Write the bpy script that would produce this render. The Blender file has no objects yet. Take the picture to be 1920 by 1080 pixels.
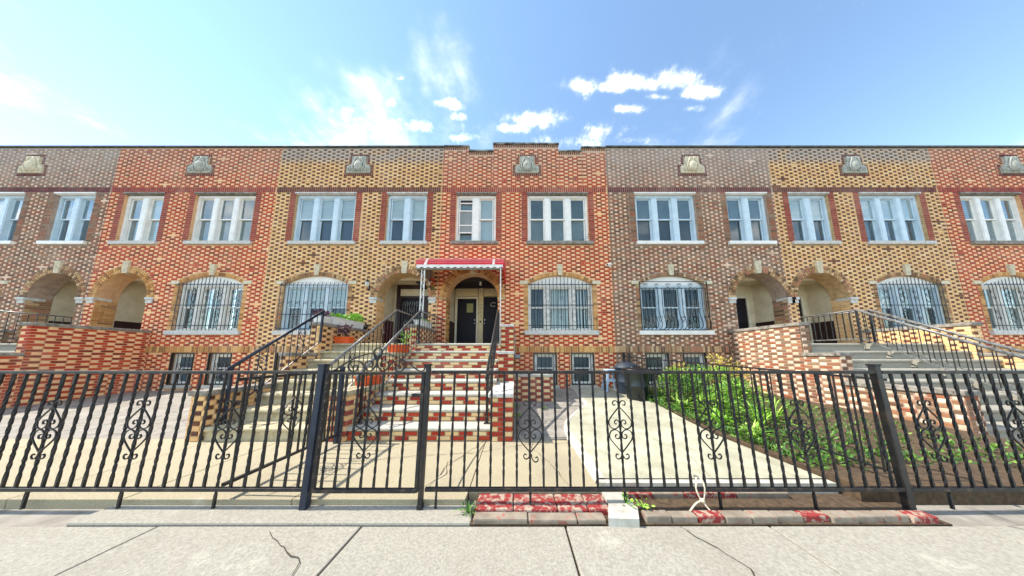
import bpy, bmesh, math, random
from mathutils import Vector, Matrix
random.seed(7)
SC = bpy.context.scene
COL = SC.collection
PI = math.pi

# ------------------------------------------------------------------ camera
CAM_H, CAM_D, PITCH, FPX, PX0, PY0 = 1.285, 7.04, math.radians(6.7), 410.0, 966.0, 619.0
cam_data = bpy.data.cameras.new('camera')
cam = bpy.data.objects.new('camera', cam_data); COL.objects.link(cam)
cam.location = (0, -CAM_D, CAM_H)
cam.rotation_euler = (PI/2 + PITCH, 0, 0)
cam_data.sensor_width = 36.0; cam_data.sensor_fit = 'HORIZONTAL'
cam_data.lens = 36.0*FPX/1920.0
cam_data.shift_x = -(PX0-960)/1920.0
cam_data.shift_y = (PY0-540)/1920.0
cam_data.clip_start = 0.05; cam_data.clip_end = 3000
SC.camera = cam
def screen(x, y, z):
    c, s = math.cos(PITCH), math.sin(PITCH)
    D = y+CAM_D; dz = z-CAM_H; zc = D*c+dz*s
    if zc < .1: return -1e4, -1e4, .1
    return PX0+FPX*x/zc, PY0-FPX*(-D*s+dz*c)/zc, zc

# ------------------------------------------------------------------ world, sun, exposure
SUN_EL, SUN_BACK = math.radians(50), math.radians(2.0)
to_sun = Vector((-math.cos(SUN_EL)*math.cos(SUN_BACK), math.cos(SUN_EL)*math.sin(SUN_BACK), math.sin(SUN_EL)))
w = bpy.data.worlds.new('World'); SC.world = w; w.use_nodes = True
w.cycles.sampling_method = 'MANUAL'; w.cycles.sample_map_resolution = 256
nt = w.node_tree; N = nt.nodes; L = nt.links
for n in list(N): N.remove(n)
out = N.new('ShaderNodeOutputWorld'); bg = N.new('ShaderNodeBackground'); bg.inputs[1].default_value = 0.095
sky = N.new('ShaderNodeTexSky'); sky.sky_type = 'NISHITA'; sky.sun_disc = False
sky.sun_elevation = SUN_EL; sky.sun_rotation = math.radians(-90)+SUN_BACK
sky.air_density = 1.0; sky.dust_density = 0.0; sky.ozone_density = 0.3
L.new(bg.outputs[0], out.inputs[0])
tc = N.new('ShaderNodeTexCoord')
def wm(op, a, b=None, c=None):
    n = N.new('ShaderNodeMath'); n.operation = op
    for i, v in enumerate((a, b, c)):
        if v is None: continue
        if isinstance(v, (int, float)): n.inputs[i].default_value = v
        else: L.new(v, n.inputs[i])
    return n.outputs[0]
CLOUD_SEED = 12.9
def cloud_uv(px, py):
    u = (px-PX0)/FPX; v = (PY0-py)/FPX; c, s = math.cos(PITCH), math.sin(PITCH)
    return u/(c-v*s), (s+v*c)/(c-v*s)
# cumulus heads over the roofs: (px, py, half width, half height, weight); soft ones have a low weight
CL = [(735,190,18,14,1.0),(700,183,16,8,.7),(703,205,36,10,.72),(848,195,32,13,1.0),(1006,224,56,18,1.05),(958,240,32,11,.95),
      (1092,163,30,20,1.05),(1145,162,36,14,.98),(1195,154,54,20,1.05),(1268,150,54,24,1.0),(1305,172,36,16,1.0),(1182,204,38,10,.95),(1238,182,30,8,.85),
      (1120,248,46,22,.86),(1075,266,64,14,.8),(1200,264,60,9,.7),(864,258,30,11,.92),(700,226,70,15,.7),(800,238,80,17,.76),(845,220,36,12,.7),(640,212,34,18,.62),(750,147,12,7,.8),(1300,204,24,9,.75)]
gs = N.new('ShaderNodeSeparateXYZ'); L.new(tc.outputs['Generated'], gs.inputs[0])
iy = wm('DIVIDE', 1.0, wm('MAXIMUM', gs.outputs[1], .05))
gv = N.new('ShaderNodeCombineXYZ'); L.new(wm('MULTIPLY', gs.outputs[0], iy), gv.inputs[0]); L.new(wm('MULTIPLY', gs.outputs[2], iy), gv.inputs[1])
best = None
for px, py, hw, hh, st in CL:
    u, v = cloud_uv(px, py); su, sv = FPX/hw*.68, FPX/hh*.66
    ma = N.new('ShaderNodeVectorMath'); ma.operation = 'MULTIPLY_ADD'; L.new(gv.outputs[0], ma.inputs[0]); ma.inputs[1].default_value = (su, sv, 0); ma.inputs[2].default_value = (-u*su, -v*sv, math.sqrt(max(0., -math.log(min(st, 1.)))))
    dp = N.new('ShaderNodeVectorMath'); dp.operation = 'DOT_PRODUCT'; L.new(ma.outputs[0], dp.inputs[0]); L.new(ma.outputs[0], dp.inputs[1])
    best = dp.outputs['Value'] if best is None else wm('MINIMUM', best, dp.outputs['Value'])
fld = wm('MULTIPLY', wm('POWER', 2.718, wm('MULTIPLY', best, -1.0)), wm('GREATER_THAN', gs.outputs[1], .05))
wn = N.new('ShaderNodeTexNoise'); wn.inputs['Scale'].default_value = 17.0; wn.inputs['Detail'].default_value = 6.0; wn.inputs['Roughness'].default_value = .68
L.new(tc.outputs['Generated'], wn.inputs['Vector'])
# whole-sky puffs on a flat layer, cover and brightness raised to light the fronts
iz = wm('DIVIDE', 1.0, wm('ADD', wm('MAXIMUM', gs.outputs[2], 0.0), .14))
pvv = N.new('ShaderNodeCombineXYZ'); L.new(wm('MULTIPLY', gs.outputs[0], iz), pvv.inputs[0]); L.new(wm('MULTIPLY', gs.outputs[1], iz), pvv.inputs[1]); pvv.inputs[2].default_value = CLOUD_SEED
vn = N.new('ShaderNodeTexNoise'); vn.inputs['Scale'].default_value = 1.25; vn.inputs['Detail'].default_value = 6; vn.inputs['Roughness'].default_value = .58
L.new(pvv.outputs[0], vn.inputs['Vector'])
def mrange(v, a, b, c=0., d=1.):
    n = N.new('ShaderNodeMapRange'); n.interpolation_type = 'SMOOTHSTEP'; L.new(v, n.inputs[0])
    for i, q in enumerate((a, b, c, d)): n.inputs[i+1].default_value = q
    return n.outputs[0]
dens = wm('ADD', fld, wm('MULTIPLY', wm('SUBTRACT', wn.outputs[0], .5), 2.1))
cl = wm('MAXIMUM', wm('POWER', mrange(dens, .12, 1.35), 2.6), wm('POWER', mrange(vn.outputs[0], .47, .70), 1.8))
mx = N.new('ShaderNodeMix'); mx.data_type = 'RGBA'
L.new(cl, mx.inputs[0]); tint = N.new('ShaderNodeMix'); tint.data_type = 'RGBA'; tint.blend_type = 'MULTIPLY'; tint.inputs[0].default_value = 1.0; L.new(sky.outputs[0], tint.inputs[6]); tint.inputs[7].default_value = (.95, 1.0, .96, 1); L.new(tint.outputs[2], mx.inputs[6]); mx.inputs[7].default_value = (10.4, 9.8, 9.0, 1)
L.new(mx.outputs[2], bg.inputs[0])
sun_d = bpy.data.lights.new('sun', 'SUN'); sun_d.energy = 2.0; sun_d.angle = math.radians(.9); sun_d.color = (1., .93, .82)
sun = bpy.data.objects.new('sun', sun_d); COL.objects.link(sun)
sun.rotation_euler = to_sun.to_track_quat('Z', 'Y').to_euler(); sun.location = (-20, 0, 25)
SC.view_settings.view_transform = 'Standard'; SC.view_settings.look = 'None'
SC.view_settings.exposure = 2.0; SC.view_settings.gamma = 1.0; SC.view_settings.use_curve_mapping = False
SC.render.engine = 'CYCLES'
try: SC.cycles.max_bounces = 8; SC.cycles.transparent_max_bounces = 12
except Exception: pass

# ------------------------------------------------------------------ materials
def srgb(r, g, b):
    f = lambda c: (c/255/12.92) if c/255 <= .04045 else ((c/255+.055)/1.055)**2.4
    return (f(r), f(g), f(b), 1)
MATS = {}
def mat(name, c1, c2=None, rough=.7, scale=6., bump=0., bscale=60., metal=0., spec=.4, rnd=None, ramp=(.35, .65), detail=5., stain=None, stain_z=None, trans=0.):
    """c1/c2 blended by noise; rnd = list of colours picked per piece; stain = (colour, threshold, scale) patches"""
    m = bpy.data.materials.new(name); m.use_nodes = True; t = m.node_tree; n = t.nodes; l = t.links
    b = n['Principled BSDF']; b.inputs['Roughness'].default_value = rough; b.inputs['Metallic'].default_value = metal
    b.inputs['Specular IOR Level'].default_value = spec
    if trans: 
        b.inputs['Transmission Weight'].default_value = 0
    g = n.new('ShaderNodeNewGeometry'); pos = g.outputs['Position']
    def noise(sc, det=5., ro=.6):
        q = n.new('ShaderNodeTexNoise'); q.inputs['Scale'].default_value = sc; q.inputs['Detail'].default_value = det; q.inputs['Roughness'].default_value = ro
        l.new(pos, q.inputs['Vector']); return q.outputs[0]
    def mr(v, a, b_, c=0., d=1.):
        q = n.new('ShaderNodeMapRange'); l.new(v, q.inputs[0])
        for i, x in enumerate((a, b_, c, d)): q.inputs[i+1].default_value = x
        return q.outputs[0]
    def mix(f, a, b_):
        q = n.new('ShaderNodeMix'); q.data_type = 'RGBA'
        if isinstance(f, float): q.inputs[0].default_value = f
        else: l.new(f, q.inputs[0])
        for i, v in ((6, a), (7, b_)):
            if isinstance(v, tuple): q.inputs[i].default_value = v
            else: l.new(v, q.inputs[i])
        return q.outputs[2]
    col = c1
    if rnd:
        a = n.new('ShaderNodeAttribute'); a.attribute_name = 'bvar'; o = n.new('ShaderNodeObjectInfo')
        s = n.new('ShaderNodeMath'); s.operation = 'ADD'; l.new(a.outputs['Fac'], s.inputs[0]); l.new(o.outputs['Random'], s.inputs[1])
        fr = n.new('ShaderNodeMath'); fr.operation = 'FRACT'; l.new(s.outputs[0], fr.inputs[0])
        r = n.new('ShaderNodeValToRGB'); r.color_ramp.interpolation = 'CONSTANT'
        els = r.color_ramp.elements
        for i, c in enumerate(rnd):
            e = els[i] if i < 2 else els.new(i/len(rnd))
            e.position = i/len(rnd); e.color = c
        l.new(fr.outputs[0], r.inputs[0]); col = r.outputs[0]
        if c2:
            col = mix(mr(noise(scale, detail), ramp[0], ramp[1], 0., .55), col, c2)
    elif c2:
        col = mix(mr(noise(scale, detail), ramp[0], ramp[1]), c1, c2)
    if stain:
        sc_, th, ss = stain
        col = mix(mr(noise(ss, 8., .65), th, th+.12), col, sc_)
    if stain_z:
        sc_, z0, z1, k = stain_z
        sx = n.new('ShaderNodeSeparateXYZ'); l.new(pos, sx.inputs[0])
        zz = mr(sx.outputs[2], z0, z1)
        ns = mr(noise(1.6, 6., .65), .22, .5)
        mu = n.new('ShaderNodeMath'); mu.operation = 'MULTIPLY'; l.new(zz, mu.inputs[0]); l.new(ns, mu.inputs[1])
        mk = n.new('ShaderNodeMath'); mk.operation = 'MULTIPLY'; l.new(mu.outputs[0], mk.inputs[0]); mk.inputs[1].default_value = k
        col = mix(mk.outputs[0], col, sc_)
    if name.startswith(('brick', 'mortar', 'stoop')):      # weathering in broad clouds and fine vertical runs
        gr_ = n.new('ShaderNodeMapping'); gr_.inputs['Scale'].default_value = (3.2, 3.2, .35); l.new(pos, gr_.inputs[0])
        g1 = n.new('ShaderNodeTexNoise'); g1.inputs['Scale'].default_value = 1.0; g1.inputs['Detail'].default_value = 5; l.new(gr_.outputs[0], g1.inputs['Vector'])
        k1 = mr(g1.outputs[0], .52, .78, 0., .22); k2 = mr(noise(.55, 4.), .5, .78, 0., .16)
        ad = n.new('ShaderNodeMath'); ad.operation = 'ADD'; l.new(k1, ad.inputs[0]); l.new(k2, ad.inputs[1])
        col = mix(ad.outputs[0], col, S(104,72,56))
        k3 = mr(noise(.8, 3.), .52, .74, 0., .16); col = mix(k3, col, S(236,206,178))
    if name.startswith('concrete') or name == 'step_old':   # damp patches, old repairs, fine dark grit
        k1 = mr(noise(.9, 6., .6), .48, .70, 0., .38); col = mix(k1, col, S(128,120,106))
        k2 = mr(noise(90., 3., .5), .66, .74, 0., .6); col = mix(k2, col, S(84,76,64))
        k3 = mr(noise(2.3, 7., .7), .60, .70, 0., .3); col = mix(k3, col, S(214,208,192))
    if isinstance(col, tuple): b.inputs['Base Color'].default_value = col
    else: l.new(col, b.inputs['Base Color'])
    if bump:
        bp = n.new('ShaderNodeBump'); bp.inputs['Strength'].default_value = bump; bp.inputs['Distance'].default_value = .01
        l.new(noise(bscale, 4.), bp.inputs['Height']); l.new(bp.outputs[0], b.inputs['Normal'])
    MATS[name] = m
    return m
S = srgb
# bricks of the three houses
mat('brick_red', None, S(164,66,44), .8, 25, .35, 130, rnd=[S(194,62,36),S(176,50,30),S(206,80,46),S(152,46,32),S(186,66,38),S(118,42,32),S(182,54,38)], stain_z=(S(150,118,104),6.9,8.8,.55))
mat('brick_cream', None, S(234,178,124), .8, 20, .3, 130, rnd=[S(252,206,150),S(248,196,140),S(254,214,164),S(250,192,142),S(244,200,156)], stain_z=(S(200,178,158),6.9,8.8,.5))
mat('brick_buff', None, S(214,166,110), .8, 20, .3, 130, rnd=[S(246,202,142),S(236,188,128),S(250,212,158),S(242,186,132),S(224,178,122),S(240,196,150)], stain_z=(S(186,172,158),8.0,8.3,.9))
mat('brick_dark', None, S(70,42,30), .8, 25, .3, 130, rnd=[S(110,62,40),S(92,52,36),S(126,72,44),S(84,50,38)], stain_z=(S(100,88,80),7.9,8.4,.7))
mat('brick_plum', None, S(120,88,64), .8, 25, .35, 130, rnd=[S(150,102,72),S(126,88,64),S(168,116,80),S(130,108,86),S(160,86,54),S(150,124,98),S(100,72,54),S(140,88,62)], stain_z=(S(168,154,142),6.6,8.4,.8))
mat('brick_pink', None, S(214,170,146), .8, 20, .3, 130, rnd=[S(248,214,180),S(238,198,164),S(252,224,194),S(218,178,148)], stain_z=(S(200,186,176),6.8,8.6,.7))
mat('brick_quoin', None, S(120,40,34), .75, 25, .3, 130, rnd=[S(160,62,50),S(150,54,46),S(170,72,56),S(140,52,46)])
mat('brick_maroon', None, S(90,44,44), .75, 25, .3, 130, rnd=[S(108,44,42),S(92,40,40),S(122,52,46),S(98,50,48)])
mat('brick_tan', None, S(160,112,58), .8, 25, .35, 130, rnd=[S(216,162,92),S(186,130,68),S(228,180,112),S(140,96,54),S(200,140,76)])
mat('brick_olive', None, S(120,96,60), .8, 25, .35, 130, rnd=[S(204,162,112),S(170,126,84),S(222,186,140),S(104,74,52),S(190,122,90),S(150,108,74)])
mat('mortar_cream', S(226,180,134), S(206,158,116), .9, 8, .4, 90, stain_z=(S(176,160,148),6.9,8.8,.6))
mat('mortar_buff', S(206,172,124), S(172,138,98), .9, 8, .4, 90, stain_z=(S(160,152,144),8.0,8.3,.9))
mat('mortar_grey', S(180,156,136), S(150,128,112), .9, 8, .4, 90, stain_z=(S(186,176,168),6.8,8.6,.7))
# newer bricks of the stoop
mat('stoop_red', None, S(150,44,24), .75, 18, .3, 110, rnd=[S(176,56,34),S(160,48,30),S(188,66,38),S(150,46,32)])
mat('stoop_cream', None, S(210,176,120), .75, 18, .3, 110, rnd=[S(236,204,152),S(226,192,140),S(240,212,164),S(230,196,146)])
mat('mortar_stoop', S(170,150,120), S(140,122,98), .9, 10, .4, 90)
mat('stone_white', S(214,211,203), S(180,176,168), .8, 14, .35, 120, stain=(S(150,146,138),.62,9))
mat('stone_tread', S(194,189,176), S(164,159,146), .85, 40, .3, 160, detail=8, stain=(S(160,156,150),.64,14))
mat('limestone', S(222,210,182), S(196,184,156), .8, 12, .35, 90, stain=(S(150,142,124),.62,7))
mat('emblem_stone', S(186,186,174), S(150,150,138), .8, 10, .3, 60)
mat('old_sill', S(160,152,140), S(110,104,96), .9, 12, .5, 60, stain=(S(80,76,70),.56,11))
mat('coping_dark', S(96,100,98), S(58,62,60), .6, 8, .3, 40)
mat('coping_worn', S(150,156,150), S(60,62,58), .7, 5, .5, 30, ramp=(.4, .62))
mat('frame_white', S(242,238,230), S(226,222,214), .45, 5)
mat('frame_old', S(214,210,204), S(176,168,156), .6, 8, .2, 60)
mat('frame_blue', S(206,222,230), S(188,206,216), .45, 4)
mat('iron', S(24,24,26), S(62,50,42), .5, 9, .35, 120, spec=.45, ramp=(.52, .74))
mat('iron_worn', S(32,31,32), S(84,70,58), .55, 16, .35, 120, ramp=(.5, .72))
mat('iron_white', S(236,236,232), S(200,198,190), .5, 14)
mat('iron_grey', S(124,124,122), S(76,74,72), .35, 26, .2, 90, ramp=(.42, .6), spec=.7)
mat('iron_blue', S(24,34,52), S(36,46,62), .45, 8)
mat('awning_red', S(206,30,44), S(190,22,36), .28, 3, spec=.6)
mat('awning_white', S(236,234,228), S(214,210,202), .5, 8)
mat('awning_sheen', S(240,196,196), S(226,170,172), .35, 3, spec=.5)
mat('awning_grey', S(150,150,140), S(128,128,118), .6, 8)
mat('plaster', S(214,200,170), S(196,180,150), .9, 3, .2, 60)
mat('plaster_tan', S(220,202,160), S(190,170,128), .9, 18, .3, 60)
mat('wainscot_maroon', S(92,30,36), S(80,26,30), .5, 3)
mat('ceiling_dark', S(56,44,44), S(44,36,36), .7, 3)
mat('door_black', S(20,17,19), S(28,22,34), .5, 2.2, spec=.2)
mat('door_frame', S(216,206,180), S(196,184,156), .6, 6)
mat('wood_brown', S(58,34,30), S(44,26,24), .5, 6)
mat('metal_bright', S(210,208,200), None, .25, metal=1.)
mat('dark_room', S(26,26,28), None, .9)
mat('shade_grey', S(146,152,150), S(126,132,132), .85, 2)
mat('shade_dim', S(118,126,128), S(100,108,112), .85, 2)
mat('shade_pale', S(206,212,212), S(192,198,200), .85, 2)
mat('shade_blue', S(132,146,154), S(114,128,138), .85, 2)
mat('blind_white', S(244,246,244), S(232,236,234), .8, 3)
mat('screen_dark', S(78,84,84), S(54,60,62), .7, 60)
mat('screen_deep', S(40,48,42), S(26,32,30), .7, 12)
mat('concrete_tan', S(178,167,140), S(146,135,108), .85, 70, .6, 150, detail=9, ramp=(.36, .72), stain=(S(120,102,76),.64,48))
mat('concrete_pad', S(186,183,160), S(158,155,132), .85, 4, .35, 140, stain=(S(176,170,146),.62,2.2))
mat('concrete_grey', S(158,152,142), S(128,122,112), .9, 6, .45, 120, stain=(S(104,98,90),.6,3.0))
mat('concrete_walk', S(166,161,148), S(138,133,121), .9, 60, .5, 160, detail=9, stain=(S(96,92,84),.66,16))
mat('concrete_white', S(202,199,188), S(170,166,154), .85, 12, .4, 120, stain=(S(160,154,140),.64,9))
mat('curb_red', S(146,46,44), S(120,36,36), .85, 10, .6, 80, stain=(S(168,150,132),.47,20))
mat('curb_worn', S(150,138,122), S(124,112,98), .9, 8, .6, 80, stain=(S(160,70,58),.58,14))
mat('crack', S(70,60,48), None, .95)
mat('step_old', S(196,184,152), S(160,148,118), .85, 8, .4, 110, stain=(S(110,102,80),.6,4))
mat('dirt', S(96,78,58), S(66,52,38), .95, 20, .8, 60)
mat('asphalt', S(112,110,106), S(96,94,90), .9, 30, .5, 90)
mat('roof_tar', S(60,58,56), S(48,46,44), .9, 6)
mat('can_blue', S(46,56,70), S(34,42,54), .55, 3, spec=.45)
mat('can_green', S(32,36,36), S(16,30,25), .36, 1.6, spec=.5)
mat('chair_blue', S(176,200,222), S(160,186,210), .45, 4)
mat('pot_orange', S(232,100,44), S(214,84,34), .55, 6)
mat('pot_white', S(226,226,224), S(208,208,206), .55, 6)
mat('soil', S(60,44,32), S(44,32,24), .95, 30)
mat('leaf', None, S(70,110,34), .55, 9, rnd=[S(124,172,56),S(96,148,48),S(150,190,70),S(78,126,44),S(168,196,84)])
mat('leaf_lime', None, S(120,170,50), .5, 9, rnd=[S(150,200,66),S(128,186,58),S(170,210,84),S(112,168,50)])
mat('leaf_dark', None, S(40,66,28), .55, 9, rnd=[S(78,122,46),S(60,102,40),S(98,142,54),S(122,160,64)])
mat('leaf_purple', None, S(70,34,60), .55, 9, rnd=[S(92,48,78),S(74,38,62),S(120,70,96),S(60,36,52),S(150,110,110)])
mat('leaf_yellow', None, S(190,170,70), .55, 9, rnd=[S(196,180,84),S(170,164,70),S(150,156,66),S(208,170,90)])
mat('stem', S(88,92,48), S(96,74,48), .7, 12)
mat('flower_red', S(206,54,44), S(220,90,70), .6, 8)
mat('black_paint', S(18,18,20), None, .4)
mat('box_grey', S(150,160,164), S(132,140,146), .5, 6)
mat('rope', S(222,212,188), S(190,178,150), .9, 40, .4, 200)
mat('plastic_white', S(232,232,230), None, .4)
mat('lamp_glass', S(226,220,204), None, .2)
mat('sticker', S(226,228,226), None, .5)
mat('note_paper', S(168,160,104), S(110,110,70), .6, 60)
def glass_mat():
    m = bpy.data.materials.new('glass'); m.use_nodes = True; t = m.node_tree; n = t.nodes; l = t.links
    for q in list(n): n.remove(q)
    o = n.new('ShaderNodeOutputMaterial'); tr = n.new('ShaderNodeBsdfTransparent'); tr.inputs[0].default_value = (.86, .9, .9, 1)
    gl = n.new('ShaderNodeBsdfGlossy'); gl.inputs['Roughness'].default_value = .03; gl.inputs[0].default_value = (.9, .95, 1, 1)
    lw_ = n.new('ShaderNodeLayerWeight'); pw = n.new('ShaderNodeMath'); pw.operation = 'POWER'; l.new(lw_.outputs['Facing'], pw.inputs[0]); pw.inputs[1].default_value = 4.0
    fr = n.new('ShaderNodeMapRange'); l.new(pw.outputs[0], fr.inputs[0]); fr.inputs[3].default_value = .035; fr.inputs[4].default_value = .9
    g = n.new('ShaderNodeNewGeometry'); no = n.new('ShaderNodeTexNoise'); no.inputs['Scale'].default_value = 1.3; l.new(g.outputs['Position'], no.inputs['Vector'])
    bu = n.new('ShaderNodeBump'); bu.inputs['Strength'].default_value = .06; bu.inputs['Distance'].default_value = .05; l.new(no.outputs[0], bu.inputs['Height']); l.new(bu.outputs[0], gl.inputs['Normal'])
    mx_ = n.new('ShaderNodeMixShader'); l.new(fr.outputs[0], mx_.inputs[0]); l.new(tr.outputs[0], mx_.inputs[1]); l.new(gl.outputs[0], mx_.inputs[2]); l.new(mx_.outputs[0], o.inputs[0])
    MATS['glass'] = m
glass_mat()

# ------------------------------------------------------------------ mesh helpers
class MB:
    def __init__(s): s.v = []; s.f = []; s.b = []; s.smooth = False; s.cut = []
    def _add(s, vs, fs, bv=0.):
        o = len(s.v); s.v += [tuple(p) for p in vs]; s.b += [bv]*len(vs)
        s.f += [tuple(i+o for i in f) for f in fs]; return s
    def box(s, x0, x1, y0, y1, z0, z1, ch=0., bv=0.):
        if x1 < x0: x0, x1 = x1, x0
        if y1 < y0: y0, y1 = y1, y0
        if z1 < z0: z0, z1 = z1, z0
        if ch <= 0:
            return s._add([(x0,y0,z0),(x1,y0,z0),(x1,y1,z0),(x0,y1,z0),(x0,y0,z1),(x1,y0,z1),(x1,y1,z1),(x0,y1,z1)],
                   [(0,3,2,1),(4,5,6,7),(0,1,5,4),(1,2,6,5),(2,3,7,6),(3,0,4,7)], bv)
        bm = bmesh.new(); bmesh.ops.create_cube(bm, size=1)
        for v in bm.verts: v.co = Vector(((x0+x1)/2+v.co.x*(x1-x0), (y0+y1)/2+v.co.y*(y1-y0), (z0+z1)/2+v.co.z*(z1-z0)))
        bmesh.ops.bevel(bm, geom=list(bm.edges), offset=ch, segments=2, affect='EDGES', profile=.6)
        return s.bm(bm, bv)
    def bm(s, bm, bv=0.):
        bm.verts.index_update()
        s._add([v.co[:] for v in bm.verts], [[v.index for v in f.verts] for f in bm.faces], bv); bm.free(); return s
    def prism(s, poly, y0, y1, bv=0.):                    # poly in (x,z), counter-clockwise seen from -Y
        n = len(poly); vs = [(x, y0, z) for x, z in poly]+[(x, y1, z) for x, z in poly]
        return s._add(vs, [tuple(range(n)), tuple(range(2*n-1, n-1, -1))]+[(i, i+n, (i+1) % n+n, (i+1) % n) for i in range(n)], bv)
    def slab(s, poly, z0, z1, zf=None):                   # poly in (x,y) ; zf(x,y) optional top height
        n = len(poly); zt = zf or (lambda x, y: z1)
        vs = [(x, y, z0) for x, y in poly]+[(x, y, zt(x, y)) for x, y in poly]
        return s._add(vs, [tuple(range(n-1, -1, -1)), tuple(range(n, 2*n))]+[(i, (i+1) % n, (i+1) % n+n, i+n) for i in range(n)])
    def xprof(s, prof, x0, x1):                           # profile in (y,z) extruded along X
        n = len(prof); vs = [(x0, y, z) for y, z in prof]+[(x1, y, z) for y, z in prof]
        return s._add(vs, [tuple(range(n)), tuple(range(2*n-1, n-1, -1))]+[(i, i+n, (i+1) % n+n, (i+1) % n) for i in range(n)])
    def tube(s, pts, r, n=6, caps=True, flat=None, bv=0.):
        """tube through pts; r a number or list; flat=(normal, thickness factor) squashes the section"""
        s.cut.append((len(s.v), len(s.f))); P = [Vector(p) for p in pts]; m = len(P)
        R = r if isinstance(r, (list, tuple)) else [r]*m
        o = len(s.v); ref = None
        for i, p in enumerate(P):
            t = (P[min(i+1, m-1)]-P[max(i-1, 0)])
            if t.length < 1e-9: t = Vector((0, 0, 1))
            t.normalize()
            if ref is None:
                ref = Vector((0, 1, 0)) if abs(t.y) < .9 else Vector((1, 0, 0))
            a = (ref-t*ref.dot(t))
            if a.length < 1e-6: a = t.orthogonal()
            a.normalize(); c = t.cross(a); ref = a
            for k in range(n):
                an = 2*PI*(k+.5)/n
                ka, kc = (1, 1) if not flat else flat
                s.v.append(tuple(p+a*(math.cos(an)*R[i]*ka)+c*(math.sin(an)*R[i]*kc))); s.b.append(bv)
        for i in range(m-1):
            for k in range(n):
                q = (k+1) % n
                s.f.append((o+i*n+k, o+i*n+q, o+(i+1)*n+q, o+(i+1)*n+k))
        if caps:
            s.f.append(tuple(o+k for k in range(n-1, -1, -1))); s.f.append(tuple(o+(m-1)*n+k for k in range(n)))
        return s
    def lathe(s, prof, cx, cy, n=24):                     # prof list of (r,z)
        o = len(s.v); m = len(prof)
        for r, z in prof:
            for k in range(n):
                a = 2*PI*k/n; s.v.append((cx+r*math.cos(a), cy+r*math.sin(a), z)); s.b.append(0.)
        for i in range(m-1):
            for k in range(n):
                q = (k+1) % n; s.f.append((o+i*n+k, o+i*n+q, o+(i+1)*n+q, o+(i+1)*n+k))
        s.f.append(tuple(o+k for k in range(n-1, -1, -1))); s.f.append(tuple(o+(m-1)*n+k for k in range(n)))
        return s
    def ball(s, c, r, sc=(1,1,1), u=12, v=8):
        s.cut.append((len(s.v), len(s.f)))
        bm = bmesh.new(); bmesh.ops.create_uvsphere(bm, u_segments=u, v_segments=v, radius=r)
        for q in bm.verts: q.co = Vector((c[0]+q.co.x*sc[0], c[1]+q.co.y*sc[1], c[2]+q.co.z*sc[2]))
        return s.bm(bm)
    def brick(s, M, w, h, n0, n1, ch=.005, bv=0.):
        """front-facing (-Y) frustum brick centred at 0, moved by M"""
        a, b = w/2, h/2
        q = [(-a,n0,-b),(a,n0,-b),(a,n0,b),(-a,n0,b),(-a,-n1+ch,-b),(a,-n1+ch,-b),(a,-n1+ch,b),(-a,-n1+ch,b),(-a+ch,-n1,-b+ch),(a-ch,-n1,-b+ch),(a-ch,-n1,b-ch),(-a+ch,-n1,b-ch)]
        return s._add([M @ Vector(p) for p in q], [(8,9,10,11)]+[(i, (i+1) % 4, (i+1) % 4+4, i+4) for i in range(4)]+[(i+4, (i+1) % 4+4, (i+1) % 4+8, i+8) for i in range(4)], bv)
    def mesh(s, name, m, smooth=None):
        me = bpy.data.meshes.new(name); me.from_pydata(s.v, [], s.f); me.materials.append(MATS[m])
        if any(s.b):
            at = me.attributes.new('bvar', 'FLOAT', 'POINT'); at.data.foreach_set('value', s.b)
        me.update()
        if smooth or (smooth is None and s.smooth): me.shade_smooth()
        return me
def obj(name, me, parent=None, loc=None, rz=0.):
    o = bpy.data.objects.new(name, me); COL.objects.link(o)
    if loc is not None: o.location = loc
    if rz: o.rotation_euler.z = rz
    if parent is not None:
        o.parent = parent
        if parent.type == 'EMPTY' and parent.parent is None:
            o.matrix_parent_inverse = Matrix.Translation(-Vector(parent.location))
    return o
def part(name, mb, m, parent=None, smooth=None, kind=None, label=None):
    o = obj(name, mb.mesh(name, m, smooth), parent)
    if kind: o['kind'] = kind
    if label: o['label'] = label
    return o
def pieces(name, mb, m, parent, smooth=None):
    """each tube or ball of mb as a part of its own"""
    cs = mb.cut+[(len(mb.v), len(mb.f))]
    for (v0, f0), (v1, f1) in zip(cs, cs[1:]):
        q = MB(); q._add(mb.v[v0:v1], [[i-v0 for i in f] for f in mb.f[f0:f1]]); part(name, q, m, parent, smooth)
def thing(name, loc, label, cat, group=None):
    o = bpy.data.objects.new(name, None); COL.objects.link(o); o.location = loc; o.empty_display_size = .1
    o['label'] = label; o['category'] = cat
    if group: o['group'] = group
    return o
def tag(o, label, cat, group=None):
    o['label'] = label; o['category'] = cat
    if group: o['group'] = group
    return o
def struct(name, mb, m, parent=None):
    o = part(name, mb, m, parent)
    if parent is None: o['kind'] = 'structure'
    return o
BM_CACHE = {}
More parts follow.
